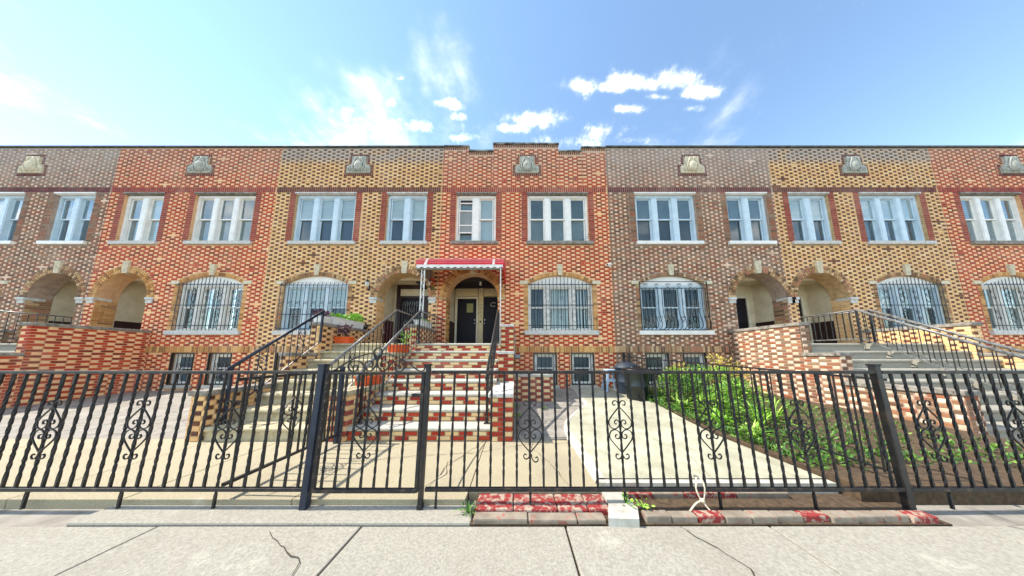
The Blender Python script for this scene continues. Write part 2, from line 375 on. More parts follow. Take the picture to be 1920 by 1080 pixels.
def lay_bricks(bricks, wall, limit, n0=.012, proud=.008, window=(604, 1316, 140, 940), zmin=-9):
    """bricks: (x,y,z,rz,w,h,mat). The ones that show largest become objects of their own, the rest one stuff part per colour"""
    sc = []
    for i, (x, y, z, rz, w_, h_, m) in enumerate(bricks):
        px, py, zc = screen(x, y, z)
        ok = window[0] < px < window[1] and window[2] < py < window[3] and z > zmin
        sc.append(((w_*h_/(zc*zc)) if ok else 0., i))
    sc.sort(reverse=True)
    single = set(i for a, i in sc[:limit] if a > 0)
    rest = {}
    for i, (x, y, z, rz, w_, h_, m) in enumerate(bricks):
        jit = random.uniform(-.002, .002)
        if i in single:
            key = (round(w_, 3), round(h_, 3), m, n0, proud)
            if key not in BM_CACHE:
                q = MB().brick(Matrix.Identity(4), w_, h_, n0, proud); q.b = [0.]*len(q.v); BM_CACHE[key] = q.mesh('brick', m)
            n_ = Vector((math.sin(rz), -math.cos(rz), 0))
            o = obj('brick', BM_CACHE[key], wall, Vector((x, y, z))+n_*jit, rz)
            if wall.type == 'EMPTY': pass
        else:
            mb = rest.setdefault(m, MB())
            mb.brick(Matrix.Translation((x, y, z)) @ Matrix.Rotation(rz, 4, 'Z'), w_, h_, n0, proud+jit, bv=random.uniform(.01, .99))
    for m, mb in rest.items():
        part('brickwork', mb, m, wall, kind='stuff')
def arc(cx, cz, r, a0, a1, n):
    return [(cx+r*math.cos(a0+(a1-a0)*i/n), cz+r*math.sin(a0+(a1-a0)*i/n)) for i in range(n+1)]
def spiral(cx, cz, r0, r1, a0, turns, n=18):
    """flat spiral in (x,z), radius r0 to r1, starting at angle a0, signed turns"""
    return [(cx+(r0+(r1-r0)*i/n)*math.cos(a0+2*PI*turns*i/n), cz+(r0+(r1-r0)*i/n)*math.sin(a0+2*PI*turns*i/n)) for i in range(n+1)]
def smooth_path(pts, k=4):
    P = [Vector(p) for p in pts]; o = []
    for i in range(len(P)-1):
        a, b, c, d = P[max(i-1, 0)], P[i], P[i+1], P[min(i+2, len(P)-1)]
        for j in range(k):
            t = j/k
            o.append(.5*((2*b)+(-a+c)*t+(2*a-5*b+4*c-d)*t*t+(-a+3*b-3*c+d)*t**3))
    o.append(P[-1]); return o
# ------------------------------------------------------------------ ground, street, pavement, yards
HW = 5.79                                   # width of one house of the row
X0 = -2.56                                  # left edge of the middle house
YF = -4.95                                  # line of the front fence
def yz(y): return .27+.066*y                # the yards rise towards the house fronts
g = MB(); g._add([(-400,-400,-.3),(400,-400,-.3),(400,400,-.3),(-400,400,-.3)], [(0,1,2,3)]); struct('ground', g, 'dirt')
g = MB().box(-60, 60, -17, -8.6, -.4, -.22); struct('street', g, 'asphalt')
g = MB().box(-60, 60, -8.6, -8.42, -.4, -.07, .02); struct('kerb', g, 'concrete_walk')
pv = struct('pavement', MB().box(-60, 60, -8.42, -5.12, -.4, -.085), 'dirt')
for i in range(-8, 9):
    for j in range(2):
        x = i*1.62+.4; y0 = -5.13-j*1.63
        part('paving_flag', MB().box(x+.008, x+1.612, y0-1.62, y0, -.2, -.06+random.uniform(-.003, .003), .008), 'concrete_walk', pv)
yb = MB(); yb._add([(-40,-5.12,-.09),(40,-5.12,-.09),(40,-3.5,-.03),(-40,-3.5,-.03),(40,.4,.22),(-40,.4,.22)], [(0,1,2,3),(3,2,4,5)])
struct('yard', yb, 'concrete_grey')
# tan exposed-aggregate slab in front of the stoops, cut in bays by shallow joints
ap = struct('apron', MB().box(-3.55, .845, -4.77, -3.44, -.2, -.02), 'dirt')
for x0, x1 in ((-3.55,-2.02),(-2.012,-.45),(-.442,.835)):
    part('concrete_bay', MB().box(x0, x1, -4.79 if x0 > -.5 else -4.9, -3.45, -.15, random.uniform(-.002, .002), .006), 'concrete_tan', ap)
for x0, x1 in ((-9.5,-7.0),(-6.99,-4.6),(-4.59,-3.56)):
    part('concrete_bay', MB().box(x0, x1, -4.9, -3.45, -.15, random.uniform(-.004, .0), .006), 'concrete_tan', ap)
def crack(parent, pts, z, w_=.006):
    P = []; 
    for (xa, ya), (xb, yb_) in zip(pts, pts[1:]):
        n_ = max(2, int(math.hypot(xb-xa, yb_-ya)/.06))
        for i in range(n_): t_ = i/n_; P.append(Vector((xa+(xb-xa)*t_+random.uniform(-.012, .012), ya+(yb_-ya)*t_+random.uniform(-.012, .012), 0)))
    q = MB(); P.append(Vector((pts[-1][0], pts[-1][1], 0)))
    for a, b in zip(P, P[1:]):
        s_ = Vector((-(b-a).y, (b-a).x, 0)).normalized()*w_*random.uniform(.25, .7); zz = (lambda v: Vector((v.x, v.y, z(v.x, v.y) if callable(z) else z)))
        q._add([zz(a-s_), zz(b-s_), zz(b+s_), zz(a+s_)], [(0,1,2,3)])
    part('crack', q, 'crack', parent)
for pts in ([(-.45,-3.5),(-.62,-3.9),(-.8,-4.3),(-.85,-4.77)], [(.3,-3.5),(.22,-3.8),(.42,-4.2),(.55,-4.77)], [(-1.35,-3.5),(-1.9,-4.0),(-2.3,-4.85)], [(-2.0,-4.2),(-1.3,-4.05),(-.5,-3.95),(.1,-3.7),(.8,-3.62)], [(-.95,-4.78),(-.75,-4.5),(-.82,-4.2)]): crack(ap, pts, .0045)
for pts in ([(-6.0,-5.13),(-5.2,-5.6),(-4.9,-6.4)], [(1.3,-5.13),(1.5,-5.5),(1.25,-5.9),(1.5,-6.6)], [(-1.9,-5.2),(-1.4,-5.45),(-1.2,-5.9)], [(3.9,-5.14),(4.3,-5.4),(4.2,-5.9)]): crack(pv, pts, -.052)
# grey sloping slab beside the stoop with one raised front edge
wk = struct('side_walk', MB().slab([(-.03,-3.52),(.95,-3.52),(1.9,-1.6),(1.9,.2),(-.03,.2)], -.2, 0, lambda x, y: yz(y)-.012), 'concrete_grey')
for y0, y1 in ((-3.5,-2.75),(-2.742,-1.85),(-1.842,-.9),(-.892,.18)):
    part('concrete_bay', MB().slab([(-.028,y0),(1.9 if y1 > -1.8 else 1.25,y0),(1.9 if y1 > -1.8 else 1.25,y1),(-.028,y1)], -.1, 0, lambda x, y: yz(y)), 'concrete_grey' if y0 < -2.8 else 'concrete_grey', wk)
for pts in ([(.1,-3.4),(.35,-2.9),(.9,-2.7)], [(.25,-1.6),(.7,-2.1),(1.1,-2.45)], [(1.0,-.4),(1.3,-.8),(1.5,-1.3)]): crack(wk, pts, lambda x, y: yz(y)+.004)
# pale pad with a rounded whitish border
PAD = [(.82,-4.66),(.83,-4.3),(.815,-3.75),(.80,-3.45),(.825,-3.15),(.93,-2.82),(1.12,-2.5),(1.62,-1.78),(1.70,-.9),(1.78,.2),(3.42,.2),(3.36,-1.2),(3.24,-2.2),(3.16,-2.9),(3.12,-3.6),(3.16,-4.66)]
def padz(x, y): return (yz(y) if y > -3.4 else .046+(y+3.4)*.02)+.03
pd = MB(); nP = len(PAD)
inner = [(x+(.05 if i < 10 else -.02), y) for i, (x, y) in enumerate(PAD)]
strips = 14
# top as cross strips between left and right border so it follows the slope
def border(y, side):
    b = PAD[:10] if side == 0 else PAD[10:][::-1]
    b = sorted(b, key=lambda p: p[1])
    for (xa, ya), (xb, yb_) in zip(b, b[1:]):
        if ya <= y <= yb_: return xa+(xb-xa)*(y-ya)/(yb_-ya)
    return b[0][0] if y < b[0][1] else b[-1][0]
ys = [-4.66+i*(4.86)/44 for i in range(45)]
prof = []
for y in ys:
    xl, xr = border(y, 0), border(y, 1); z = padz(xl, y)
    prof.append([(xl-.012, y, z-.06), (xl, y, z-.02), (xl+.018, y, z-.004), (xl+.04, y, z), (xl+.09, y, z), (xr-.02, y, z), (xr, y, z-.08)])
vs = [p for r in prof for p in r]; m_ = 7
pd._add(vs, [(i*m_+k, i*m_+k+1, (i+1)*m_+k+1, (i+1)*m_+k) for i in range(44) for k in range(3, 6)])
dw = struct('concrete_pad', pd, 'concrete_pad')
bd = MB(); bd._add(vs, [(i*m_+k, i*m_+k+1, (i+1)*m_+k+1, (i+1)*m_+k) for i in range(44) for k in range(0, 4)])
bd.v = [(x, y, z+(.004 if (i % m_) in (3, 4) else .002)) for i, (x, y, z) in enumerate(bd.v)]
part('border', bd, 'concrete_white', dw, smooth=True)
part('front_edge', MB().slab([(.83,-4.72),(3.16,-4.73),(3.16,-4.65),(2.2,-4.645),(1.3,-4.65),(.83,-4.65)], -.2, .04), 'concrete_white', dw)
for pts in ([(2.0,-4.62),(2.15,-4.2),(1.95,-3.4)], [(2.5,-2.0),(2.8,-2.6),(3.12,-2.9)]): crack(dw, pts, lambda x, y: padz(x, y)+.004, .004)
# property line under the fence: threshold, red-painted strip, patch, broken earth and brick edge
ln = struct('threshold', MB().box(-3.6, -.36, -5.12, -4.9, -.3, -.045, .015), 'concrete_walk')
part('mortar_bed', MB().box(-.36, 3.5, -5.12, -4.66, -.3, -.055), 'dirt', ln)
rc = MB()
for x0, x1, y1 in ((-.34,-.02,-4.8),(-.013,.36,-4.797),(.367,.62,-4.8),(.627,.81,-4.81)):
    part('painted_block', MB().box(x0, x1, -5.02, y1, -.2, -.008+random.uniform(-.006, .003), .014), 'curb_red', ln)
for x0, x1 in ((-.34,.1),(.108,.5),(.508,.735)): part('painted_block', MB().box(x0, x1, -5.115, -5.027, -.2, -.02+random.uniform(-.006, .003), .012), 'curb_worn', ln)
part('patch', MB().slab([(.74,-5.14),(.98,-5.15),(1.04,-5.02),(1.0,-4.735),(.825,-4.735),(.82,-4.95)], -.2, .004), 'concrete_white', ln)
for x0, x1, y0, y1, m in [(1.06+k*.215, 1.06+k*.215+.205, -5.115+random.uniform(0, .02), -5.03, 'curb_red' if k % 4 == 2 else 'curb_worn') for k in range(11)]+[(1.03,1.3,-4.81,-4.735,'curb_red'),(1.31,1.6,-4.80,-4.74,'curb_worn'),(1.61,2.1,-4.8,-4.74,'curb_red'),(2.11,2.6,-4.8,-4.745,'curb_worn')]:
    part('edge_brick', MB().box(x0, x1, y0, y1, -.2, -.006+random.uniform(-.004, .004), .01), m, ln)

# ------------------------------------------------------------------ row houses
ZB, ZW0, ZW1, ZS0, ZS1 = .1, 1.39, 1.594, 6.962, 7.165   # wall foot, water table, soldier band
DZ = (ZS0-ZW1)/76
SPRING, AR = 3.2, .85
def make_window(house, xs, z0, z1, y, lights, fm, shades, head=.09, jamb=.07, foot=.05, name='window', bend=None, lowers='same'):
    """white multi-light double-hung window; lights: list of (x0,x1); part window > sashes, panes, shades"""
    f = MB(); x0, x1 = xs
    f.box(x0, x0+jamb, y-.03, y+.12, z0, z1); f.box(x1-jamb, x1, y-.03, y+.12, z0, z1)
    f.box(x0+jamb, x1-jamb, y-.03, y+.12, z1-head, z1); f.box(x0+jamb, x1-jamb, y-.03, y+.12, z0, z0+foot)
    f.box(x0+jamb-.02, x1-jamb+.02, y-.045, y-.03, z1-head+.02, z1-.012)
    for a, b in zip(lights, lights[1:]):
        f.box(a[1], b[0], y-.05, y+.12, z0+foot, z1-head); f.box(a[1]+.03, b[0]-.03, y-.062, y-.05, z0+foot+.01, z1-head-.01)
    wn_ = part(name, f, fm, house)
    zm = (z0+z1)/2+.01
    for i, (a, b) in enumerate(lights):
        sh = shades[i % len(shades)]
        for up, (za, zb, yy) in enumerate(((z0+foot, zm+.02, y+.055), (zm-.02, z1-head, y+.015))):
            s_ = .038; q = MB()
            q.box(a, a+s_, yy, yy+.035, za, zb); q.box(b-s_, b, yy, yy+.035, za, zb)
            q.box(a+s_, b-s_, yy, yy+.035, za, za+s_+.005); q.box(a+s_, b-s_, yy, yy+.035, zb-s_, zb)
            part('upper_sash' if up else 'lower_sash', q, fm, wn_)
            part('pane', MB().box(a+s_, b-s_, yy+.008, yy+.013, za+s_+.005, zb-s_), 'glass', wn_)
            if sh[0] == 'shade': part('window_shade', MB().box(a+s_-.004, b-s_+.004, yy+.024, yy+.028, za+s_, zb-s_+.004), sh[1 if up else -1], wn_)
            elif sh[0] == 'slats' and not up: part('insect_screen', MB().box(a+s_-.004, b-s_+.004, yy+.024, yy+.028, za+s_, zb-s_+.004), sh[3], wn_)
        if sh[0] == 'slats':                        # venetian blind behind the upper sash, slats modelled
            zz = z1-head-.045
            while zz > zm+.03:
                part('blind_slat', MB()._add([(a+.03,y+.052,zz),(b-.03,y+.052,zz),(b-.03,y+.045,zz-.028),(a+.03,y+.045,zz-.028)], [(0,1,2,3)]), sh[1], wn_); zz -= .046
            part('window_shade', MB().box(a+.03, b-.03, y+.054, y+.058, zm, z1-head-.03), 'shade_pale', wn_)
        elif sh[0] == 'vertical':
            q = MB(); xx = a
            bw_, sp_ = sh[3:5] if len(sh) > 3 else (.062, .075)
            while xx < b-.03:
                q._add([(xx,y+.125,z0+foot),(xx+bw_,y+.1+random.uniform(0,.02),z0+foot),(xx+bw_,y+.1+random.uniform(0,.02),z1-head),(xx,y+.125,z1-head)], [(0,1,2,3)]); xx += sp_
            part('vertical_blind', q, sh[1], wn_, kind='stuff')
            part('window_shade', MB().box(a-.01, b+.01, y+.22, y+.225, z0+foot, z1-head), sh[2], wn_)
    return wn_
def split_lights(x0, x1, n, jamb, mull, widths=None):
    tot = x1-x0-2*jamb-(n-1)*mull; ws = widths or [1]*n; sm = sum(ws); o = []; x = x0+jamb
    for w_ in ws: o.append((x, x+tot*w_/sm)); x += tot*w_/sm+mull
    return o
def voussoirs(house, cx, cz, r0, r1, a0, a1, n, m, y0, y1, name='brick_arch', gap=.021):
    q = MB(); da = (a1-a0)/n
    for i in range(n):
        b0, b1 = a0+da*i, a0+da*(i+1); g0, g1 = gap/r0/2, gap/r1/2
        P = [(cx+r0*math.cos(b1-g0), cz+r0*math.sin(b1-g0)), (cx+r0*math.cos(b0+g0), cz+r0*math.sin(b0+g0)), (cx+r1*math.cos(b0+g1), cz+r1*math.sin(b0+g1)), (cx+r1*math.cos(b1-g1), cz+r1*math.sin(b1-g1))]
        q.prism(P, y0+random.uniform(-.002, .002), y1, random.uniform(.01, .99))
    return part(name, q, m, house)
def scroll_pair(q, cx, cz, w_, h_, y, r, flip=1):
    """one heart of wrought iron: two mirrored scrolls, point at cz-h_*flip"""
    for s in (-1, 1):
        pts = [(cx, cz-h_*flip), (cx+s*w_*.55, cz-h_*.42*flip), (cx+s*w_, cz-.02*h_*flip)]
        a = [Vector((x, y, z)) for x, z in pts]
        k = w_*.5
        sp = [Vector((cx+s*(k+(w_-k)*math.cos(t)*(1-.0*t)), y, cz+flip*(w_*.55)*math.sin(t))) for t in [PI*j/8 for j in range(0, 9)]]
        tail = [Vector((cx+s*(k*.5+k*.45*math.cos(PI+t)*(1-t/9)), y, cz+flip*(k*.45*math.sin(PI+t)*(1-t/9)))) for t in [PI*j/7 for j in range(1, 11)]]
        q.tube(smooth_path(a, 3)[:-1]+sp+tail, r, 4)
def make_house(x0, mirror, du, st, label, singles, detail=True):
    W = HW; H = thing('row_house', (x0+W/2, 0, ZB), label, 'house')
    def X(u): return x0+u if not mirror else x0+W-u+du
    def XX(a, b): return tuple(sorted((X(a), X(b))))
    xl, xr = x0, x0+W
    par = st['parapet']
    if mirror and du == 0: par = [(W-b, W-a, z) for a, b, z in par][::-1]
    ztop = max(p[2] for p in par)
    acx = X(1.14); wa = XX(.51, 1.89); wb = XX(2.99, 5.08); wg = XX(2.985, 5.12); b1 = XX(3.14, 3.89); b2 = XX(4.336, 5.085); ecx = X(2.98)
    gcx = (wg[0]+wg[1])/2; gc = (wg[1]-wg[0])/2; rise = .30; GR = (gc*gc+rise*rise)/(2*rise); gcz = 3.647+rise-GR
    rects = [(acx-AR, acx+AR, 1.3, SPRING+AR), (wa[0], wa[1], 5.146, 6.93), (wb[0], wb[1], 5.146, 6.93), (wg[0], wg[1], 2.095, 3.647+rise), (b1[0], b1[1], .37, 1.39), (b2[0], b2[1], .37, 1.39)]
    TH = .42
    # ---- wall core
    wl = MB()
    xs_ = sorted(set([xl, xr]+[r[0] for r in rects]+[r[1] for r in rects]+[x0+p[0] for p in par]+[x0+p[1] for p in par]))
    zs_ = sorted(set([ZB]+[r[2] for r in rects]+[r[3] for r in rects]+[p[2] for p in par]))
    for za, zb in zip(zs_, zs_[1:]):
        run = None
        for xa, xb in list(zip(xs_, xs_[1:]))+[(xr, xr+1)]:
            cx_, cz_ = (xa+xb)/2, (za+zb)/2
            solid = cx_ < xr and not any(r[0] < cx_ < r[1] and r[2] < cz_ < r[3] for r in rects) and any(x0+p[0] < cx_ < x0+p[1] and cz_ < p[2] for p in par)
            if solid: run = (run[0], xb) if run else (xa, xb)
            elif run: wl.box(run[0], run[1], 0, TH, za, zb); run = None
    def spandrel(cx, cz, r, half, top):
        a = math.acos(min(1, half/r)); P = arc(cx, cz, r, PI-a, a, 22)
        for (xa, za), (xb, zb) in zip(P, P[1:]): wl.prism([(xa, za), (xb, zb), (xb, top), (xa, top)], 0, TH)
    spandrel(acx, SPRING, AR, AR, SPRING+AR); spandrel(gcx, gcz, GR, gc, 3.647+rise)
    wall = part('wall', wl, st['mortar'], H)
    # ---- bricks of the field
    forb = [('r', acx-AR, acx+AR, 0, SPRING), ('d', acx, SPRING, AR+.225, SPRING, AR+.3), ('r', wa[0]-.215, wa[1]+.215, 5.146, 6.965), ('r', wb[0]-.215, wb[1]+.215, 5.146, 6.965),
            ('r', wa[0]-.12, wa[1]+.1, 5.02, 5.15), ('r', wb[0]-.05, wb[1]+.12, 5.02, 5.15),
            ('r', wg[0]-.14, wg[1]+.14, 2.09, 3.65), ('r', wg[0]-.12, wg[1]+.14, 1.95, 2.1), ('d', gcx, gcz, GR+.125, 3.64, gc+.16), ('r', wg[0]-.27, wg[0], 3.645, 3.76), ('r', wg[1], wg[1]+.28, 3.645, 3.76),
            ('r', b1[0]-.02, b1[1]+.02, .25, 1.4), ('r', b2[0]-.02, b2[1]+.02, .25, 1.4), ('r', ecx-.52, ecx+.52, 7.585, 8.03), ('r', ecx-.36, ecx+.36, 8.0, 8.43), ('r', acx-.1, acx+.1, 4.1, 4.44), ('r', gcx-.1, gcx+.1, 4.0, 4.32)]
    P_ = .316; Ls, Lh, J = st.get('bond', (.192, .098, .013)); P_ = Ls+Lh+2*J
    bricks = []
    def course(z, row, xa0, xb0, h_):
        free = [(xa0+.004, xb0-.004)]
        for f in forb:
            if f[0] == 'r':
                if z+h_/2 <= f[3] or z-h_/2 >= f[4]: continue
                fa, fb = f[1], f[2]
            else:
                if z+h_/2 < f[4]: continue
                zz = max(0., z-h_/2-f[2]); d2 = f[3]**2-zz*zz
                if d2 <= 0: continue
                hw = min(math.sqrt(d2), f[5]); fa, fb = f[1]-hw, f[1]+hw
            nf = []
            for a, b in free:
                if fb <= a or fa >= b: nf.append((a, b)); continue
                if fa > a: nf.append((a, fa-.006))
                if fb < b: nf.append((fb+.006, b))
            free = nf
        off = -(P_/2 if row % 2 else 0)+random.uniform(-.004, .004)
        k = int((xb0-xa0)/P_)+3
        for i in range(-1, k):
            s0 = xa0+off+i*P_
            for a, b, m in ((s0, s0+Ls, st['stretch']), (s0+Ls+J, s0+Ls+J+Lh, st['head'])):
                for fa, fb in free:
                    ca, cb = max(a, fa), min(b, fb)
                    if random.random() < .004: m = st['head'] if m == st['stretch'] else st['stretch']
                    if cb-ca > .03: bricks.append(((ca+cb)/2, 0, z, 0., round(cb-ca, 3) if cb-ca < b-a-.001 else round(b-a, 3), h_, m))
    bh = DZ-.0125
    row = 0; z = ZW0-DZ/2
    while z > .22: course(z, row, xl, xr, bh); z -= DZ; row += 1
    for i in range(76): course(ZW1+DZ*(i+.5), i, xl, xr, bh)
    for pi_, (u0, u1, zt) in enumerate(par):
        k = 0
        while ZS1+DZ*(k+1) < zt-(.115 if st.get('toprow') else .0):
            course(ZS1+DZ*(k+.5), k, x0+u0, x0+u1, bh); k += 1
        if st.get('toprow'):
            x = x0+u0+.03; zc_ = zt-.055
            while x < x0+u1-.02: bricks.append((x, 0, zc_, 0., .045, .085, 'brick_maroon')); x += .078
    lay_bricks(bricks, wall, singles, zmin=1.62)
    # ---- soldier band, water table, quoins, emblem frame: pieces of other brick
    sb = []
    x = xl+.04; k = 0
    while x < xr-.03:
        if k % 9 in (0, 1): 
            for dz in (-.051, .051): sb.append((x, 0, (ZS0+ZS1)/2+dz, 0., .062, .09, st['band']))
        else: sb.append((x, 0, (ZS0+ZS1)/2, 0., .058, .19, st['band']))
        x += .0745; k += 1
    for wx in (wa, wb):
        for side in (0, 1):
            cx_ = wx[0]-.108 if side == 0 else wx[1]+.108; k = 0; z = 5.146+DZ/2
            while z < 6.95:
                if k % 4 == 3:
                    for d in (-.053, .053): sb.append((cx_+d, 0, z, 0., .094, bh, st['quoin']))
                else: sb.append((cx_, 0, z, 0., .2, bh, st['quoin']))
                z += DZ; k += 1
    for side in (0, 1):
        cx_ = wg[0]-.07 if side == 0 else wg[1]+.07; k = 0; z = 2.1+DZ/2
        while z < 3.64: sb.append((cx_, 0, z, 0., .128, bh, st['jamb'])); z += DZ
    em = 'brick_maroon'
    for k in range(14): sb.append((ecx-.488+k*.075, 0, 7.632, 0., .056, .088, em))
    for k in range(9): sb.append((ecx-.3+k*.075, 0, 8.385, 0., .056, .088, em))
    for s in (-1, 1):
        for k in range(4): sb.append((ecx+s*.465, 0, 7.72+k*.075, 0., .09, .05, em))
        for k in range(4): sb.append((ecx+s*.325, 0, 8.085+k*.07, 0., .085, .048, em))
        for k in range(2): sb.append((ecx+s*(.40+.07*k), 0, 8.0, 0., .05, .075, em))
    tr_ = part('trim_wall', MB().box(xl, xr, -.034, -.0005, ZW0+.004, ZW1-.004), st['mortar'], H)
    wt = []
    x = xl+.04
    while x < xr-.03: wt.append((x, -.034, (ZW0+ZW1)/2, 0., .056, .19, st['jamb'])); x += .0745
    lay_bricks(wt, tr_, 60 if singles else 0)
    lay_bricks(sb, wall, 120 if singles else 0)
    # ---- arch over the door, keystones
    voussoirs(H, acx, SPRING, AR+.002, AR+.108, 0, PI, 34, st['arch'], -.02, TH-.02)
    voussoirs(H, acx, SPRING, AR+.118, AR+.222, 0, PI, 39, st['arch'], -.018, .05)
    def key(cx, z0, z1, wb_, wt_):
        q = MB().prism([(cx-wb_/2, z0), (cx+wb_/2, z0), (cx+wt_/2, z1), (cx-wt_/2, z1)], -.055, .05)
        k = part('keystone', q, st.get('key', 'limestone'), H)
        q = MB()
        for j in (-1, 0, 1): q.prism([(cx+j*wb_*.26-.008, z0+.04), (cx+j*wb_*.26+.008, z0+.04), (cx+j*wt_*.26+.008, z1-.05), (cx+j*wt_*.26-.008, z1-.05)], -.062, -.054)
        q.box(cx-wt_*.52, cx+wt_*.52, -.064, -.054, z1-.045, z1-.004)
        part('flute', q, st.get('key', 'limestone'), k)
    key(acx, SPRING+AR-.03, 4.43, .15, .205); key(gcx, 3.95, 4.31, .12, .185)
    a = math.acos(gc/GR)
    voussoirs(H, gcx, gcz, GR+.002, GR+.115, a-.02, PI-a+.02, 31, st['arch'], -.012, .2)
    for s in (-1, 1):
        xa = wg[0]-.265 if s < 0 else wg[1]+.005
        part('impost', MB().box(xa, xa+.265, -.03, .06, 3.65, 3.755, .006), 'limestone', H)
        # arch impost caps on the door piers
        xp = acx-AR-.24 if s < 0 else acx+AR
        q = MB().box(xp-.01, xp+.25, -.05, .3, SPRING-.085, SPRING, .008)
        if st.get('caps') != 'brick_olive': q.box(xp+.01, xp+.23, -.03, .28, SPRING-.2, SPRING-.085, .006)
        if st.get('caps'): part('pier_cap', q, st['caps'], H)
        # brick returns inside the opening
        rb = []; z = 1.62+DZ/2; xx = acx+s*AR; k = 0
        while z < SPRING-.03:
            ps = ((.11, .2), (.325, .19)) if k % 2 else ((.06, .1), (.265, .28))
            for yc, wl_ in ps: rb.append((xx, yc, z, (PI/2 if s < 0 else -PI/2), wl_, bh, st['reveal']))
            z += DZ; k += 1
        lay_bricks(rb, wall, 0)
    # ---- emblem
    e = MB(); prof = [(-.41, 7.69), (.41, 7.69), (.41, 7.95)]+[(.41-.17*math.sin(t*PI/12), 7.95+.16*(1-math.cos(t*PI/12))) for t in range(1, 7)]+[(.24, 8.33), (-.24, 8.33)]+[(-.41+.17*math.sin(t*PI/12), 7.95+.16*(1-math.cos(t*PI/12))) for t in range(6, 0, -1)]+[(-.41, 7.95)]
    e.prism([(ecx+x, z) for x, z in prof], -.045, .05)
    E_ = part('emblem', e, st['emblem'], H)
    e = MB(); e.ball((ecx, -.05, 7.96), .16, (1., .42, 1.25), 20, 14); e.ball((ecx, -.05, 8.14), .1, (.9, .4, 1.2), 16, 10); pieces('shield', e, st['emblem'], E_, smooth=True)
    e = MB()
    for s in (-1, 1):
        e.tube([(ecx+s*x, -.062, z) for x, z in ((.03,8.28),(.09,8.24),(.14,8.12),(.19,8.0),(.2,7.9),(.15,7.79),(.05,7.75))], [.022,.03,.026,.024,.026,.022,.018], 6)
        e.tube([(ecx+s*x, -.05, z) for x, z in spiral(.3, 7.84, .078, .018, PI, 1.2)], .02, 6)
        e.tube([(ecx+s*x, -.05, z) for x, z in ((.06,7.73),(.14,7.75),(.2,7.78),(.225,7.84))], .014, 6)
    pieces('scrollwork', e, st['emblem'], E_, smooth=True)
    # ---- coping and roof
    for i, (u0, u1, zt) in enumerate(par):
        a0 = 0 if i == 0 or par[i-1][2] < zt else .0; xa, xb = x0+u0-(.02 if i and par[i-1][2] < zt else 0), x0+u1+(.02 if i < len(par)-1 and par[i+1][2] < zt else 0)
        if st.get('toprow'):
            n = max(1, int((xb-xa)/.75)); 
            for j in range(n):
                part('coping_stone', MB().box(xa+(xb-xa)*j/n+.003, xa+(xb-xa)*(j+1)/n-.003, -.05, TH+.03, zt+random.uniform(0, .006), zt+.06+random.uniform(-.01, .018), .012), st['coping'], H)
        else:
            q = MB().box(xa+.001, xb-.001, -.055, TH+.05, zt, zt+.058, .016); part('coping', q, st['coping'], H)
    q = MB().box(xl+.002, xr-.002, TH, 9.5, 8.1, 8.25); q.box(xl+.002, xr-.002, 9.2, 9.5, ZB, 8.1)
    part('roof', q, 'roof_tar', H)
    # ---- upper windows with sills and head trim
    sA, sB, sG = st['shadesA'], st['shadesB'], st['shadesG']
    make_window(H, wa, 5.146, 6.88, .10, split_lights(wa[0], wa[1], 2, .09, .23), st['frame'], sA)
    make_window(H, wb, 5.146, 6.88, .10, split_lights(wb[0], wb[1], 3, .08, .2), st['frame'], sB)
    for wx, ex in ((wa, (.12, .09)), (wb, (.05, .12))):
        part('sill', MB().box(wx[0]-ex[0], wx[1]+ex[1], -.07, .14, 5.03, 5.146, .008), st['sill'], H)
        q = MB().box(wx[0]-.0, wx[1]+.0, -.006, .14, 6.882, 6.93); q.box(wx[0]-.03, wx[1]+.03, -.04, -.0055, 6.9, 6.952, .006); part('head_trim', q, st['headtrim'], H)
    # ---- ground floor window with arched white panel
    make_window(H, wg, 2.095, 3.64, .10, split_lights(wg[0], wg[1], 3, .08, .17, st.get('gw', [1, 1, 1])), st['frame'], sG)
    P = arc(gcx, gcz, GR-.002, a, PI-a, 20); part('arch_panel', MB().prism(P+[(wg[0], 3.641), (wg[1], 3.641)], .07, .16), 'frame_white', H)
    part('sill', MB().box(wg[0]-.12, wg[1]+.14, -.075, .14, 1.956, 2.095, .008), st['gsill'], H)
    # ---- basement windows behind grilles
    for k, bw in enumerate((b1, b2)):
        make_window(H, bw, .37, 1.385, .12, split_lights(bw[0], bw[1], 1, .09, 0), 'frame_white', [('shade', 'shade_blue' if k == 0 else 'shade_dim')], head=.1, jamb=.09, name='basement_window')
        part('sill', MB().box(bw[0]-.06, bw[1]+.06, -.05, .12, .262, .37, .008), 'concrete_white', H)
        gq = MB(); xa, xb = bw[0]+.0, bw[1]-.0
        for x in (xa+.018, xb-.018): gq.box(x-.018, x+.018, -.012, .03, .38, 1.375)
        for z in (1.357, .80, .40): gq.box(xa+.036, xb-.036, -.01, .02, z-.013, z+.013)
        gr = part('window_grille', gq, 'iron', H)
        n = 5
        for j in range(1, n+1):
            x = xa+(xb-xa)*j/(n+1); part('bar', MB().box(x-.009, x+.009, -.018, -.0105, .41, 1.35), 'iron', gr)
        q = MB(); cx_ = (xa+xb)/2
        scroll_pair(q, cx_, 1.0, .1, .17, -.024, .006, 1); scroll_pair(q, cx_, .62, .1, .17, -.024, .006, -1)
        for s in (-1, 1):
            for z in (1.0, .94, .6, .66): q.tube([(cx_+s*.3+x, -.024, z+zz) for x, zz in spiral(0, 0, .03, .008, 0, 1.2*s, 9)], .005, 4)
        pieces('scroll', q, 'iron', gr)
    return dict(H=H, acx=acx, wa=wa, wb=wb, wg=wg, b1=b1, b2=b2, ecx=ecx, gcx=gcx, gc=gc, GR=GR, gcz=gcz, X=X)

